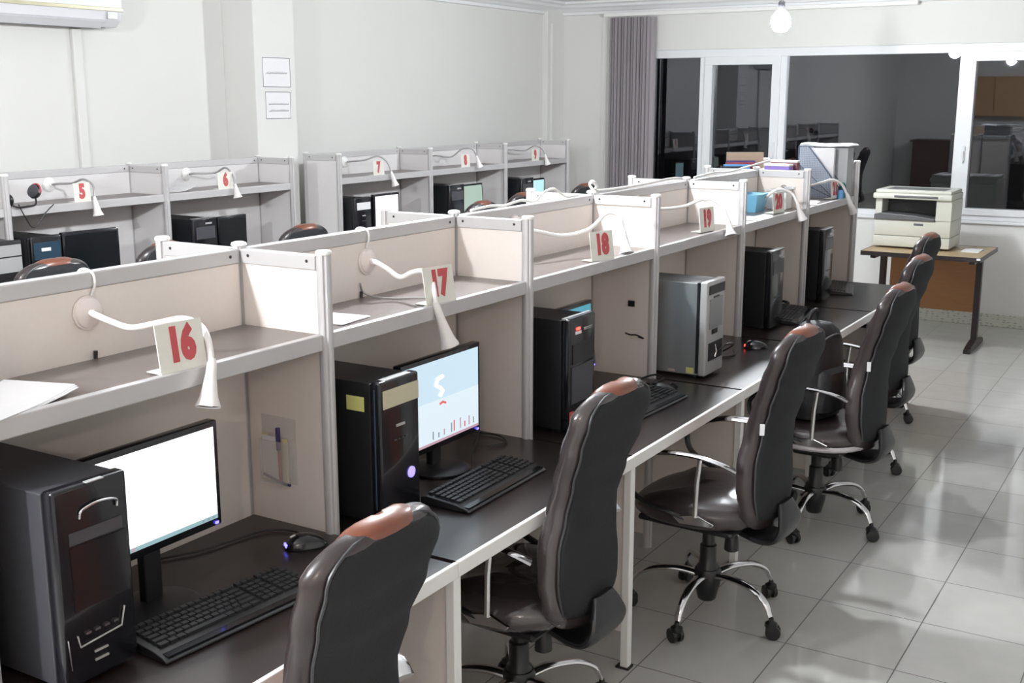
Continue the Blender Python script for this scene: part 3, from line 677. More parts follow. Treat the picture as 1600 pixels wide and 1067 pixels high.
# height, centre x, half width, thickness
BACK = [(.395, .235, .150, .070), (.48, .225, .180, .090), (.57, .214, .190, .102), (.66, .210, .180, .104), (.76, .222, .158, .100), (.86, .250, .168, .096), (.96, .285, .190, .094), (1.05, .315, .196, .088), (1.125, .334, .186, .078)]
def back_loft(z0, z1, n, kw, kt, off, rt, rb, curve=.02, e1=.75, side=0.0):
    rings = []
    for i in range(n+1):
        v = i/n; v2 = .5-.5*math.cos(PI*v) if True else v
        z = z0+(z1-z0)*v2
        xc, hw, th = interp(BACK, z)
        dt, db = z1-z, z-z0
        k = 1.0
        if dt < rt: k = min(k, math.sqrt(max(0.0, 1-((rt-dt)/rt)**2)))
        if db < rb: k = min(k, math.sqrt(max(0.0, 1-((rb-db)/rb)**2)))
        k = max(k, .03)
        kb = 1.0
        if 1.125-z < .075: kb = math.sqrt(max(0, 1-((.075-1.125+z)/.075)**2))
        if z-.395 < .10: kb = min(kb, math.sqrt(max(0, 1-((.10-z+.395)/.10)**2)))
        rings.append(sring(z, xc+off+side*th*.5*kb**.9, hw*kw*(k**.55), th*kt*max(k**.9, .10), curve, e1=e1))
    return rings
def make_chair(label, wrapped=False, top=True):
    t = thing('office_chair', label, 'office chair', (0, 0, 0), 0, 'black office chairs')
    L = 'leather_wrap' if wrapped else 'leather'
    bk = MB().loft(back_loft(.395, 1.125, 32, 1.0, 1.0, 0, .075, .10)).build('backrest', L, t, smooth=True)
    MB().loft(back_loft(.43, 1.112, 30, .88, .26, -.003, .07, .09, curve=.02, side=1.0)).build('back_cover', 'cloth', bk, smooth=True)
    # piping round the back cover
    pts = []
    for sg in (1, -1):
        row = []
        for i in range(31):
            z = .425+(1.117-.425)*(.5-.5*math.cos(PI*i/30)); xc, hw, th = interp(BACK, z); dt, db = 1.117-z, z-.425; k = 1.0
            if dt < .07: k = min(k, math.sqrt(max(0, 1-((.07-dt)/.07)**2)))
            if db < .10: k = min(k, math.sqrt(max(0, 1-((.10-db)/.10)**2)))
            row.append(Vector((xc+th*.5*.80*max(k,.35)-.016*k, sg*hw*.895*max(k, 0.0)**.6, z)))
        pts += row if sg == 1 else row[::-1]
    MB().tube(pts, .0035, 6).build('piping', 'piping', bk, smooth=True)
    MB().loft([[(p[0], p[1], p[2]) for p in r_] for r_ in back_loft(.60, 1.1335, 22, .62, 1.0, -.007, .045, .05, curve=.014)]).build('front_cushion', 'tan', bk, smooth=True)
    if wrapped is False:
        MB().box(-.002, .002, -.008, .008, -.02, .02, bev=.001, mtx=Matrix.Translation((.262, -.186, .80)) @ Matrix.Rotation(R(-62), 4, 'Z')).build('tag', 'paper', bk)
    # seat
    rings = []
    for z, k, f in ((.405, .80, 0), (.412, .93, 0), (.43, 1.0, 0), (.455, 1.02, 0), (.475, 1.0, 0), (.492, .93, 0), (.502, .80, 0), (.506, .55, 0), (.506, .2, 0)):
        rings.append([(-.015+.245*k*math.copysign(abs(math.cos(a))**.78, math.cos(a)), .245*k*math.copysign(abs(math.sin(a))**.78, math.sin(a)), z-.02*max(0, -math.cos(a))**3*k - (.012 if math.cos(a) < -.6 and z > .45 else 0)) for a in [2*PI*j/32 for j in range(32)]])
    st = MB().loft(rings).build('seat', L, t, smooth=True)
    MB().box(-.20, .17, -.19, .19, .385, .408, bev=.01).build('seat_pan', 'black', st)
    # bracket from seat to backrest: wide curved plastic shell
    path = [(.03, .385), (.14, .366), (.23, .358), (.285, .376), (.306, .415), (.300, .455), (.285, .50)]
    rr = []
    pp = bez([(x, 0, z) for x, z in path], 5)
    for i, p in enumerate(pp):
        a = pp[max(i-1, 0)]; b2 = pp[min(i+1, len(pp)-1)]; d = (b2-a).normalized(); nrm = Vector((d.z, 0, -d.x))
        v = i/(len(pp)-1); hw = .05+.055*math.sin(PI*min(1, max(0, (v-.1)/.9))); th = .016
        rr.append([p+nrm*(th*math.copysign(abs(math.sin(q))**.7, math.sin(q)))+Vector((0, hw*math.copysign(abs(math.cos(q))**.6, math.cos(q)), 0)) for q in [2*PI*j/16 for j in range(16)]])
    MB().loft(rr).build('back_bracket', 'black', t, smooth=True)
    MB().box(-.09, .09, -.075, .075, .335, .388, bev=.012).build('tilt_mechanism', 'black', t, smooth=True)
    MB().lathe([(.02, .275), (.027, .28), (.024, .33), (.016, .345)], c=(.10, -.02, 0), seg=16).build('tension_knob', 'black', t, smooth=True)
    MB().tube([(0, .06, .36), (.02, .16, .35), (.03, .23, .345)], .006, 8).build('height_lever', 'black', t, smooth=True)
    MB().lathe([(.040, .10), (.040, .19), (.031, .20), (.031, .27), (.024, .275), (.024, .34)], seg=20).build('gas_lift', 'black', t, smooth=True)
    base = MB().lathe([(.028, .055), (.034, .06), (.048, .12), (.052, .165), (.045, .18), (.030, .185)], seg=20).build('base_hub', 'black', t, smooth=True)
    for k in range(5):
        a = R(72*k-14); ca, sa = math.cos(a), math.sin(a)
        p = bez([(.035*ca, .035*sa, .155), (.11*ca, .11*sa, .168), (.20*ca, .20*sa, .160), (.262*ca, .262*sa, .128), (.288*ca, .288*sa, .082)], 5)
        lg = MB().tube(p, [.022-.010*i/(len(p)-1) for i in range(len(p))], 10, flat=.62).build('base_leg', 'chrome', base, smooth=True)
        ct = Vector((.292*ca, .292*sa, 0)); q = Matrix.Translation(ct) @ Matrix.Rotation(a+R(35+k*50), 4, 'Z')
        c_ = MB()
        for s_ in (-1, 1):
            c_.lathe([(.010, -.008), (.026, -.007), (.028, 0), (.026, .007), (.010, .009)], seg=16, mtx=q @ Matrix.Translation((.008, s_*.014, .028)) @ Matrix.Rotation(R(90), 4, 'X'))
        c_.lathe([(.021, .045), (.024, .05), (.022, .06), (.010, .068), (.008, .08)], seg=14, mtx=q)
        c_.box(-.012, .012, -.006, .006, .025, .055, mtx=q)
        c_.build('caster', 'black', base, smooth=True)
    # arms
    for s_ in (-1, 1):
        y = .262*s_
        up = bez([(.195, y-.02*s_, .655), (.15, y, .678), (.06, y, .690), (-.05, y, .686), (-.13, y, .666)], 5)
        lo = bez([(-.13, y, .666), (-.195, y, .632), (-.225, y, .59), (-.205, y, .53), (-.13, y, .487), (-.03, y-.01*s_, .465), (.05, y-.03*s_, .440)], 5)
        ar = MB().tube(up, .023, 10, flat=.36).build('armrest', 'chrome', t, smooth=True)
        MB().tube(lo, [.019-.004*i/(len(lo)-1) for i in range(len(lo))], 10, flat=.45).build('arm_loop', 'black', ar, smooth=True)
        MB().tube([(.075, y, .682), (.066, y, .60), (.060, y-.004*s_, .470)], .0095, 10).build('arm_rod', 'chrome', ar, smooth=True)
        MB().prism([(-.03, .455), (.06, .475), (.13, .452), (.12, .44), (.0, .432)], lambda u, v, d: (u, d, v), y-.006-.012*s_, y+.006-.012*s_).build('arm_bracket', 'chrome', ar, bev=.003)
    return t
def put(t, x, y, rz, label=None, lean=0):
    t.location = (x, y, 0); t.rotation_euler = (0, 0, R(rz))
    if label: t['label'] = label
    return t
ch = make_chair('black office chair with a tan headrest, nearest the camera')
put(ch, .635, -.64, 1)
chw = make_chair('office chair still wrapped in clear film, at carrel 17', wrapped=True)
put(chw, .555, .54, -2)
def chair_at(x, y, rz, label):
    return put(copy_tree(ch), x, y, rz, label)
c3 = chair_at(.755, 1.575, -3, 'office chair with a chrome armrest pulled out at carrel 18')
c4 = chair_at(.82, 2.70, -3, 'office chair with a black backpack on its seat')
c5 = chair_at(.69, 3.68, -3, 'office chair behind the one carrying the backpack')
c6 = chair_at(.52, 4.70, -3, 'farthest office chair of the middle row, before the printer table')
rim = MB(); rim.tube([(-.015+.252*math.copysign(abs(math.cos(a))**.78, math.cos(a)), .252*math.copysign(abs(math.sin(a))**.78, math.sin(a)), .424) for a in [2*PI*j/32 for j in range(33)]], .012, 8)
rim.build('film_wrap', 'film', c4, smooth=True)
# chairs of the left wall carrels, and of the far side of the middle row
for x, y, rz, lab in ((-2.56, 1.10, 0, 'office chair with a brown top below the wide dark monitor'), (-2.62, 1.74, 12, 'office chair between carrels 5 and 6, partly behind a divider'), (-2.56, 2.80, 0, 'office chair with a brown top showing before the pilaster'),
                      (-2.53, 4.64, 0, 'office chair with a red-brown top below the pale green screen'), (-2.66, 5.42, 0, 'dark office chair right of the pale green screen'), (-2.70, 6.52, 0, 'dark office chair peeking over the far end of the middle partition')):
    chair_at(x, y, rz, lab).scale = (1, 1, 1.045)

# ------------------------------------------------------------------ backpack
def backpack(x, y, z, rz):
    t = thing('backpack', 'black backpack standing on a chair seat', 'backpack', (x, y, z), R(rz)); t.scale = (.9, .92, .9)
    rings = []
    for v, hw, th in ((0, .12, .08), (.015, .145, .10), (.10, .16, .115), (.25, .158, .11), (.36, .145, .10), (.43, .12, .085), (.465, .08, .06), (.475, .03, .025)):
        rings.append([(th*math.copysign(abs(math.cos(a))**.7, math.cos(a))+.01*math.sin(v*30+a*3)*.5, hw*math.copysign(abs(math.sin(a))**.7, math.sin(a)), v) for a in [2*PI*j/24 for j in range(24)]])
    b2 = MB().loft(rings).build('bag_body', 'bag', t, smooth=True)
    rings = [[(.09+th*math.cos(a), hw*math.sin(a), v) for a in [2*PI*j/20 for j in range(20)]] for v, hw, th in ((.03, .08, .02), (.05, .115, .05), (.15, .12, .06), (.24, .11, .05), (.265, .08, .02))]
    MB().loft(rings).build('front_pocket', 'bag', t, smooth=True)
    MB().tube(bez([(-.03, -.035, .462), (-.02, -.03, .51), (-.01, 0, .53), (-.02, .03, .51), (-.03, .035, .462)], 5), .010, 8).build('carry_handle', 'bag', t, smooth=True)
    for s_ in (-1, 1):
        MB().tube(bez([(-.06, .06*s_, .44), (-.13, .075*s_, .38), (-.15, .09*s_, .25), (-.11, .11*s_, .10), (-.08, .12*s_, .04)], 5), .016, 8, flat=.4).build('shoulder_strap', 'bag', t, smooth=True)
    MB().tube(bez([(.075, -.10, .38), (.10, -.04, .42), (.10, .04, .42), (.08, .10, .38)], 5), .004, 6).build('zip', 'bagtrim', t)
    MB().tube(bez([(-.02, -.158, .42), (.0, -.168, .36), (.005, -.165, .30)], 4), .007, 6, flat=.4).build('side_strap', 'bagtrim', t)
    return t
backpack(.79, 2.69, .507, -15)

# ------------------------------------------------------------------ things on the shelves
ZS = 1.2935
def paper(label, x, y, rz, z=ZS, w_=.21, l=.297, n=3, m='paper', curl=.0):
    t = MB()
    for k in range(n):
        a = R(rz+k*3); q = Matrix.Translation((x, y, z+.0006+k*.0016)) @ Matrix.Rotation(a, 4, 'Z')
        r1 = []; 
        for j in range(7):
            u = -.5+j/6; zz = curl*max(0, u)**2*4
            r1.append([q @ Vector((-w_/2, u*l, zz)), q @ Vector((w_/2, u*l, zz)), q @ Vector((w_/2, u*l, zz+.0012)), q @ Vector((-w_/2, u*l, zz+.0012))])
        t.loft(r1)
    o = t.build('paper_sheets', m); tag(o, label, 'paper'); return o
paper('white papers on the shelf at the left edge of carrel 16', .205, -.90, 12, curl=.012, n=3, w_=.17)
paper('white paper slip on the shelf of carrel 17, by the divider', .19, .175, 5, w_=.12, l=.14, n=2)
paper('white papers on the shelf of the last carrel of the middle row', .175, 4.36, 8, w_=.17, n=4)
paper('folded white papers on the shelf of carrel 6', XB+.13, 2.56, -12, z=HSL, w_=.16, l=.24, n=3, curl=.03)
paper('white papers on the shelf of carrel 20, by the sign', .18, 3.36, 10, w_=.14, l=.16, n=1)
cable('grey cable lying across the shelf of carrel 17', [(.022, .48, 1.34), (.024, .50, ZS+.012), (.10, .50, ZS+.004), (.19, .56, ZS+.004), (.26, .60, ZS+.004)], .003, m='greyarm')
# black cable stubs that come up behind each lamp
for i, (y, lab) in enumerate(((-.505, '16'), (.485, '17'))):
    o = MB().tube([(.022, y, ZS+.001), (.022, y+.002, ZS+.02)], .005, 8).build('cable_clip', 'black'); tag(o, 'small black cable clip on the shelf below the lamp base ' + ('nearest the camera' if i == 0 else 'of the drooping lamp'), 'cable clip')
# white lamp leads over the top rail
for (y, lab) in ((-.505, '16'), (.515, '17')):
    cable('short white lead looped over the rail above the ' + ('nearest lamp' if lab == '16' else 'lamp of carrel 17'), [(-.020, y+.0, HT-.05), (-.0195, y+.002, HT-.012), (-.004, y+.006, HT-.001), (.0195, y+.012, HT-.010), (.022, y+.014, HT-.035), (.020, y+.004, 1.444)], .0035, m='whitewire', group='lamp leads over the top rail')
cable('white cable lying along the top rail between carrels 18 and 19', [(-.006, 1.14, HT+.001), (.004, 1.25, HT+.008), (-.004, 1.36, HT+.001), (.003, 1.47, HT+.012), (-.004, 1.58, HT+.001), (-.014, 1.68, HT+.03), (-.016, 1.76, HT+.035), (-.012, 1.84, HT+.002), (.002, 1.93, HT+.001)], .005, m='whitewire', group='lamp leads over the top rail')
cable('white cable coiled on the top rail before the window', [(0, 3.15, HT+.001), (.004, 3.4, HT+.012), (-.004, 3.65, HT+.004), (0, 3.85, HT+.014), (-.012, 4.25, HT+.03), (-.01, 4.4, HT+.03), (.0, 4.5, HT+.003)], .005, m='whitewire', group='lamp leads over the top rail')
cable('white cable knotted on the post between carrels 18 and 19', [(.0, 2.06, HT+.012), (-.01, 2.05, HT+.035), (.008, 2.04, HT+.05), (.012, 2.07, HT+.03), (-.004, 2.12, HT+.006), (.0, 2.5, HT+.004), (0, 2.85, HT+.012), (0, 3.0, HT+.005)], .006, m='whitewire', group='lamp leads over the top rail')

# clear pocket with pens on the divider of carrel 16
pk = thing('pen_pocket', 'clear plastic pocket holding a blue pen, fixed to the divider of carrel 16', 'pen holder', (.125, -.0095, .95))
MB().box(-.062, .060, -.002, 0, -.085, .10, bev=.001).build('back_sheet', 'acrylic', pk)
MB().box(-.056, .036, -.020, -.018, -.082, .035, bev=.0008).box(-.058, -.056, -.020, -.002, -.082, .035).box(.036, .038, -.020, -.002, -.082, .035).box(-.058, .038, -.020, -.002, -.086, -.082).build('pocket', 'acrylic', pk)
MB().box(-.052, .004, -.012, -.010, -.078, .045).build('grey_card', 'paper', pk)
MB().box(.015, .034, -.010, -.006, -.080, .042).build('yellow_card', 'card_yellow', pk)
MB().box(-.056, -.034, -.009, -.007, .018, .05).build('yellow_note', 'card_yellow', pk)
pen = MB().tube([(.012, -.015, -.078), (.008, -.014, .02)], .0035, 8).build('red_pen', 'redpen', pk)
MB().tube([(.008, -.014, .01), (.006, -.013, .072)], .0062, 10).build('blue_pen_cap', 'navy', pk)
MB().tube([(-.05, -.014, -.066), (.0, -.014, -.078), (.045, -.014, -.084)], .004, 8).build('dark_pen', 'navy', pk)
# marks on the divider of 18: small black socket and cable scuff
o = MB().box(.185, .215, 2.048-.0105-.006, 2.048-.0105, 1.045, 1.07, bev=.002).build('socket_plate', 'black'); tag(o, 'small black socket on the divider between carrels 18 and 19', 'socket')
o = MB().tube(bez([(.175, 2.036, .93), (.20, 2.035, .925), (.225, 2.035, .927), (.26, 2.036, .915), (.235, 2.035, .92)], 4), .003, 6).build('tape_scrap', 'tablemetal'); tag(o, 'dark scrap stuck on the divider between carrels 18 and 19', 'tape')

# file organizer, books and boxes at the window end
def book(label, cover, x0, x1, y0, y1, z0, h, rz=0, flat=False):
    t = thing('book', label, 'book', ((x0+x1)/2, (y0+y1)/2, z0), R(rz), 'books at the window end of the row')
    a, b2 = (x1-x0)/2, (y1-y0)/2
    if flat:
        MB().box(-a, a, -b2, b2, 0, .003).box(-a, a, -b2, b2, h-.003, h).box(a-.003, a, -b2, b2, .003, h-.003).build('cover', cover, t)
        MB().box(-a+.003, a-.003, -b2+.003, b2-.003, .003, h-.003).build('pages', 'paper', t)
    else:
        MB().box(-a, a, -b2, -b2+.003, 0, h).box(-a, a, b2-.003, b2, 0, h).box(-a, -a+.003, -b2+.003, b2-.003, 0, h).build('cover', cover, t)
        MB().box(-a+.003, a-.003, -b2+.003, b2-.003, .003, h-.004).build('pages', 'paper', t)
    return t
def stand_book(label, m, px, y_off, w_, h, th=.028):
    t = book(label, m, 0, w_, -th/2, th/2, ZS, h)
    t.location = (px[0], px[1], ZS); t.rotation_euler = (0, 0, YAW)
stand_book('tall tan book standing at the window end of the row', 'book_tan', (-.170, 4.330), 0, .215, .287)
stand_book('purple book in front of the tall tan book', 'book_purple', (-.180, 4.290), 0, .165, .240)
stand_book('red book standing before the purple one', 'book_red', (-.170, 4.250), 0, .165, .232)
stand_book('blue book standing before the red one', 'book_blue', (-.175, 4.212), 0, .150, .222)
stand_book('dark book standing in front of the blue one', 'book_black', (-.190, 4.172), 0, .125, .212)
def box_case(label, m, x0, x1, y0, y1, z0, z1, cat='box', name='storage_box', lid='cap'):
    t = thing(name, label, cat, ((x0+x1)/2, (y0+y1)/2, z0))
    a, b2, h = (x1-x0)/2, (y1-y0)/2, z1-z0
    MB().box(-a, a, -b2, b2, 0, h-.012, bev=.003).build('box_body', m, t)
    MB().box(-a-.002, a+.002, -b2-.002, b2+.002, h-.012, h, bev=.004).build('lid', lid, t)
    return t
box_case('maroon box with a pale top at the window end of the row', 'book_maroon', .025, .180, 4.225, 4.275, ZS, 1.545)
box_case('violet box with a white lid behind the divider of carrel 20', 'book_violet', .02, .165, 4.13, 4.20, ZS, 1.528)
box_case('white box with metal clips beside the 20 sign', 'cap', .11, .22, 3.93, 4.03, ZS, 1.40, lid='silverplastic')
# open blue box
t = thing('open_box', 'light blue open box on the shelf of carrel 20', 'box', (.085, 3.76, ZS))
sk = MB(); a0, a1 = .045, .062
for (x0, y0, x1, y1) in ((-1, -1, 1, -1), (1, -1, 1, 1), (1, 1, -1, 1), (-1, 1, -1, -1)):
    v = [sk.bm.verts.new(p) for p in ((x0*a0, y0*a0*1.5, 0), (x1*a0, y1*a0*1.5, 0), (x1*a1, y1*a1*1.5, .095), (x0*a1, y0*a1*1.5, .095))]; sk.bm.faces.new(v)
v = [sk.bm.verts.new(p) for p in ((-a0, -a0*1.5, 0), (a0, -a0*1.5, 0), (a0, a0*1.5, 0), (-a0, a0*1.5, 0))]; sk.bm.faces.new(v)
o = sk.build('box_shell', 'book_skyblue', t); md = o.modifiers.new('thick', 'SOLIDIFY'); md.thickness = .0025
# metal-clipped object on divider of 20
t = thing('bulldog_clip', 'shiny metal clip on the divider beyond the 20 sign', 'clip', (.20, 4.049, 1.405))
MB().box(-.03, .03, -.012, 0, -.008, .008, bev=.003).build('clip_jaw', 'chrome', t)
MB().tube(bez([(-.028, -.008, 0), (-.045, -.012, .008), (-.03, -.014, .016), (-.015, -.008, .006)], 4), .003, 6).build('clip_lever', 'chrome', t)
# magazine file
t = thing('magazine_file', 'slate mesh magazine file standing on the last shelf of the middle row', 'file holder', (.005, 4.80, ZS))
side = [(0, 0), (.255, 0), (.255, .07), (.06, .31), (0, .31)]
MB().prism(side, lambda u, v, d: (u, d, v), 0, .003).build('side_mesh', 'mesh_grid', t)
MB().prism(side, lambda u, v, d: (u, d, v), .087, .09).build('side_mesh', 'mesh_grid', t)
MB().box(0, .003, .003, .087, 0, .31).box(.252, .255, .003, .087, 0, .07).box(.003, .252, .003, .087, 0, .003).build('shell', 'mesh_metal', t)
rim = MB()
for y_ in (0.0, .09):
    rim.tube([(0, y_, .31), (.06, y_, .31), (.255, y_, .07), (.255, y_, 0)], .0035, 6)
    rim.tube([(0, y_, 0), (0, y_, .31)], .0045, 6)
rim.build('rim_wire', 'mesh_metal', t)
dg_ = MB()
for k in range(1, 3): dg_.tube([(.0, -.0015, .31-k*.105), (.23-.0*k, -.0015, .31-k*.105-.27 if .31-k*.105-.27 > 0 else .0)], .0022, 6)
gm = MB()
for k in range(24): gm.box(.004+k*.0105, .0050+k*.0105, -.001, 0, 0, min(.308, max(.07, .31-(max(0, k*.0105-.056))*1.23)))
for k in range(28):
    z = .006+k*.011; xm = .255 if z < .07 else .06+(.31-z)/.24*.195
    gm.box(0, max(.06, xm), -.001, 0, z, z+.001)
o = gm.build('wire_grid', 'mesh_metal', t); o['kind'] = 'stuff'
dg_.build('diagonal_wire', 'mesh_metal', t)
MB().box(.006, .21, .03, .06, .004, .30).build('filed_papers', 'paper', t)
t = thing('file_box', 'tall white file box stuffed with papers, behind the magazine file', 'file holder', (.03, 4.895, ZS))
MB().box(0, .25, 0, .003, 0, .30).box(0, .25, .127, .13, 0, .30).box(.0, .003, .003, .127, 0, .30).box(.247, .25, .003, .127, 0, .30).build('box_shell', 'smoke', t)
MB().box(.008, .20, .01, .02, .004, .29).box(.01, .215, .03, .05, .004, .28).box(.01, .22, .07, .12, .004, .285).build('filed_papers', 'paper', t)
st = MB()
for k in range(4):
    q = Matrix.Translation((.145, 4.955, ZS+.302+k*.0035)) @ Matrix.Rotation(R(-3+k*3), 4, 'Z'); r1 = []
    for j in range(9):
        u = -.5+j/8; zz = .010*abs(u)*2*math.sin(j*1.1+k*.3)*.6+.006
        r1.append([q @ Vector((u*.31, -.1, zz)), q @ Vector((u*.31, .1, zz)), q @ Vector((u*.31, .1, zz+.003)), q @ Vector((u*.31, -.1, zz+.003))])
    st.loft(r1)
tag(st.build('paper_stack', 'paper'), 'curling white papers lying on top of the file box', 'paper')
for k, (y, x, h, m, lab) in enumerate(((4.86, .295, .05, 'book_blue', 'blue'), (4.91, .295, .09, 'teal', 'teal'))):
    t = MB().lathe([(.018, 0), (.020, .01), (.019, h*.8), (.012, h), (.006, h*1.05)], c=(x-.02, y-.06, ZS), seg=14).build('small_bottle', m, smooth=True); tag(t, 'small %s bottle at the end of the last shelf' % lab, 'bottle')

# headset hanging at carrel 5
hs_ = thing('headset', 'black headset with red ear pads on the shelf end of carrel 5', 'headset', (XB+.285, 1.44, HSL+.003), R(10), 'headset')
MB().tube(bez([(-.02, -.075, .03), (.02, -.06, .005), (.03, .0, .004), (.02, .07, .01), (-.01, .10, .06)], 6), .005, 8).build('headband', 'black', hs_, smooth=True)
MB().lathe([(.012, -.014), (.034, -.012), (.038, .0), (.030, .012)], seg=18, mtx=Matrix.Rotation(R(70), 4, 'X'), c=(-.01, .10, .07)).build('ear_cup', 'black', hs_, smooth=True)
MB().lathe([(.034, .010), (.034, .014), (.02, .018)], seg=18, mtx=Matrix.Rotation(R(70), 4, 'X'), c=(-.01, .10, .07)).build('ear_pad', 'darkgrey', hs_, smooth=True)
MB().tube([Vector((-.01, .112, .07)) + Matrix.Rotation(R(70), 3, 'X') @ Vector((.037*math.cos(a), .037*math.sin(a), .012)) for a in [PI*k/8-.3 for k in range(9)]], .004, 6).build('red_rim', 'red', hs_)
MB().lathe([(.012, -.014), (.034, -.012), (.036, .0), (.030, .012)], seg=18, mtx=Matrix.Rotation(R(-80), 4, 'X'), c=(-.02, -.075, .04)).build('ear_cup', 'black', hs_, smooth=True)
cable('grey cable drooping below the shelf of carrel 5', [(XB+.31, 1.40, HSL+.02), (XB+.318, 1.43, HSL-.05), (XB+.32, 1.47, HSL-.10), (XB+.32, 1.55, HSL-.03), (XB+.318, 1.60, HSL+.006)], .003)
cable('thin cable from the rail to the headset of carrel 5', [(XB+.02, 1.47, HTL+.002), (XB+.03, 1.51, HTL-.03), (XB+.05, 1.53, HTL-.09), (XB+.12, 1.50, HSL+.01)], .002, m='greyarm')

# ------------------------------------------------------------------ wall things
def notice(label, zc_, yc, h, w_, lines):
    t = thing('wall_notice', label, 'notice', (-3.2245, yc, zc_), 0, 'printed notices on the pilaster')
    MB().box(0, .0015, -w_/2, w_/2, -h/2, h/2).build('sheet', 'paper', t)
    f = MB(); e = .0035; a, b2 = w_/2-.006, h/2-.006
    f.box(.0015, .002, -a, a, b2-e, b2).box(.0015, .002, -a, a, -b2, -b2+e).box(.0015, .002, -a, -a+e, -b2+e, b2-e).box(.0015, .002, a-e, a, -b2+e, b2-e)
    f.build('border', 'ink', t)
    random.seed(int(yc*100)+int(zc_*100))
    for z in lines:   # right-to-left handwriting-like print
        m_ = MB(); y = -a*.75
        while y < a*.75:
            l = random.uniform(.008, .022); zz = z+random.uniform(-.002, .002)
            m_.tube([(.002, y, zz), (.002, y+l*.3, zz-.004), (.002, y+l*.7, zz-.003), (.002, y+l, zz+.005)], .0016, 5)
            if random.random() < .6: m_.box(.0015, .0028, y+l*.4, y+l*.4+.003, zz+.006, zz+.009)
            y += l+.004
        m_.build('print_line', 'ink', t)
    return t
notice('upper white notice with one printed line on the pilaster', 2.06, 3.678, .205, .278, [-.004])
notice('lower white notice with two printed lines on the pilaster', 1.845, 3.682, .19, .255, [.008, -.035])
t = thing('air_conditioner', 'white split air conditioner high on the left wall', 'air conditioner', (XL, 1.96, 2.29))
sec = [(0, 0), (.16, 0), (.205, .04), (.225, .10), (.225, .26), (.19, .285), (0, .285)]
MB().prism(sec, lambda u, v, d: (u, d, v), -.5, .515).build('housing', 'ac', t, bev=.012)
MB().box(.2245, .229, -.495, .51, .088, .108, bev=.002).build('trim_strip', 'gold', t)
MB().prism([(.152, -.002), (.206, .032), (.209, .030), (.155, -.006)], lambda u, v, d: (u, d, v), -.46, .40).build('louvre', 'ac', t)
MB().box(.03, .15, -.44, .44, -.003, .001).build('outlet_slot', 'darkgrey', t)
MB().box(.218, .2265, .40, .47, .045, .085, bev=.001).build('display', 'silverplastic', t)
o = MB().box(XL, XL+.03, 2.265, 2.33, .9, 2.285, bev=.006).build('pipe_cover', 'wall'); tag(o, 'painted vertical pipe cover running down below the air conditioner', 'pipe cover')
o = MB().box(XL+.06, XL+.085, 7.77, 7.80, .1, 2.6, bev=.003).build('cable_trunking', 'wall'); tag(o, 'thin vertical cable trunking in the far left corner', 'cable trunking')

# ------------------------------------------------------------------ printer table and printer
t = thing('side_table', 'oak side table on dark metal legs under the window', 'table', (.395, 7.0, 0))
MB().box(-.44, .42, -.385, .355, .722, .752).build('table_top', 'wood', t)
MB().box(-.443, -.44, -.388, .358, .720, .754).box(.42, .423, -.388, .358, .720, .754).box(-.44, .42, -.388, -.385, .720, .7535).box(-.44, .42, .355, .358, .720, .7535).build('edge_band', 'tablemetal', t)
MB().box(-.36, .33, .26, .278, .24, .70).build('modesty_panel', 'woodpanel', t)
for s_ in (-1, 1):
    x = .36*s_ - .01
    lg = MB().box(x-.022, x+.022, .03, .09, .05, .72, bev=.004).box(x-.02, x+.02, -.30, .33, .69, .72, bev=.003).build('leg', 'tablemetal', t)
    MB().prism([(-.22, 0), (-.22, .03), (-.17, .045), (.0, .07), (.12, .07), (.30, .045), (.34, .03), (.34, 0)], lambda u, v, d: (d, u, v), x-.025, x+.025).build('foot', 'tablemetal', lg, bev=.004)
MB().box(.395, .421, -.3895, -.388, .735, .75).build('corner_label', 'paper', t)
p = thing('printer', 'ivory multifunction printer standing on the oak table', 'printer', (.255, 6.89, .754)); p.scale = (1, 1, 1.10)
W2 = .285; DP = .42
MB().box(-W2, W2, 0, DP, .012, .085, bev=.006).build('paper_tray', 'printer', p, smooth=True)
MB().box(-W2, W2, .004, DP, .088, .20, bev=.006).build('lower_body', 'printer', p, smooth=True)
b_ = MB().box(W2-.115, W2, .004, DP, .20, .345, bev=.005).box(-W2, -W2+.05, .02, DP, .20, .345, bev=.004).box(-W2+.05, W2-.115, .22, DP, .20, .345)
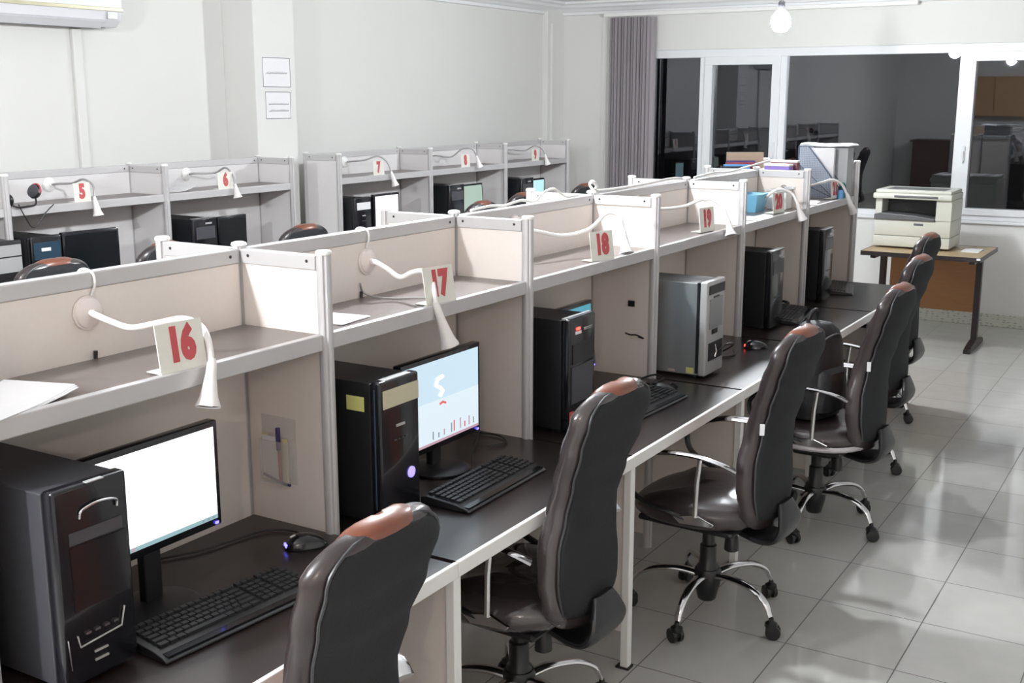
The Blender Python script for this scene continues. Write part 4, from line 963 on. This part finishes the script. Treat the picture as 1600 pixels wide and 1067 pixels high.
b_.build('upper_body', 'printer', p)
MB().box(-W2+.05, W2-.115, .215, .22, .205, .345).build('output_recess', 'black', p)
MB().prism([(-W2-.0, .20), (-W2+.0, .235), (-W2+.05, .245), (0.0, .235), (W2-.118, .215), (W2-.118, .20)], lambda u, v, d: (u, d, v), -.01, .21).build('output_tray', 'printer_grey', p, bev=.004)
MB().box(-W2-.015, W2, -.02, DP, .345, .385, bev=.010).build('scanner_base', 'printer', p, smooth=True)
MB().box(-.14, W2-.10, -.022, -.012, .355, .372, bev=.003).build('control_panel', 'printer_grey', p)
MB().box(-W2, W2-.01, .0, DP, .385, .408, bev=.008).build('scanner_lid', 'printer', p, smooth=True)
MB().box(-W2+.07, W2-.07, .06, .30, .407, .4095).build('lid_strip', 'printer_grey', p)
MB().box(.015, .085, .002, .0045, .165, .180).build('maker_badge', 'printer_grey', p)
MB().box(.16, .20, -.002, .004, .045, .055).build('tray_handle', 'printer_grey', p)
o = MB().box(.62, .75, 6.93, 7.14, .7525, .758).build('paper_sheets', 'paper'); tag(o, 'white papers on the oak table, right of the printer', 'paper')

# ------------------------------------------------------------------ behind the camera: seen only mirrored in the dark window
t = thing('wall_cabinet', 'light wood wall cabinet on the wall behind the camera', 'cabinet', (-.9, YF+.2, 1.55))
MB().box(-1.2, .8, -.199, .17, 0, .75).build('cabinet_body', 'tablelight', t)
for k in range(4): MB().box(-1.19+k*.5, -.71+k*.5, .17, .19, .01, .74).build('door', 'tablelight', t)
t = thing('sideboard', 'dark red wooden sideboard against the wall behind the camera', 'sideboard', (-.6, YF+.35, 0))
MB().box(-2.4, 1.8, -.3, .3, .05, 1.05).build('sideboard_body', 'darkwood', t)
for k in range(6): MB().box(-2.38+k*.7, -1.72+k*.7, .3, .32, .08, 1.0).build('door', 'darkwood', t)
MB().box(-2.45, 1.85, -.33, .34, 1.05, 1.09).build('top_board', 'darkwood', t)
struct(MB().box(XL-2, XR+2, YB+6, YB+6.2, 0, 5), 'wall_outside', 'outside')
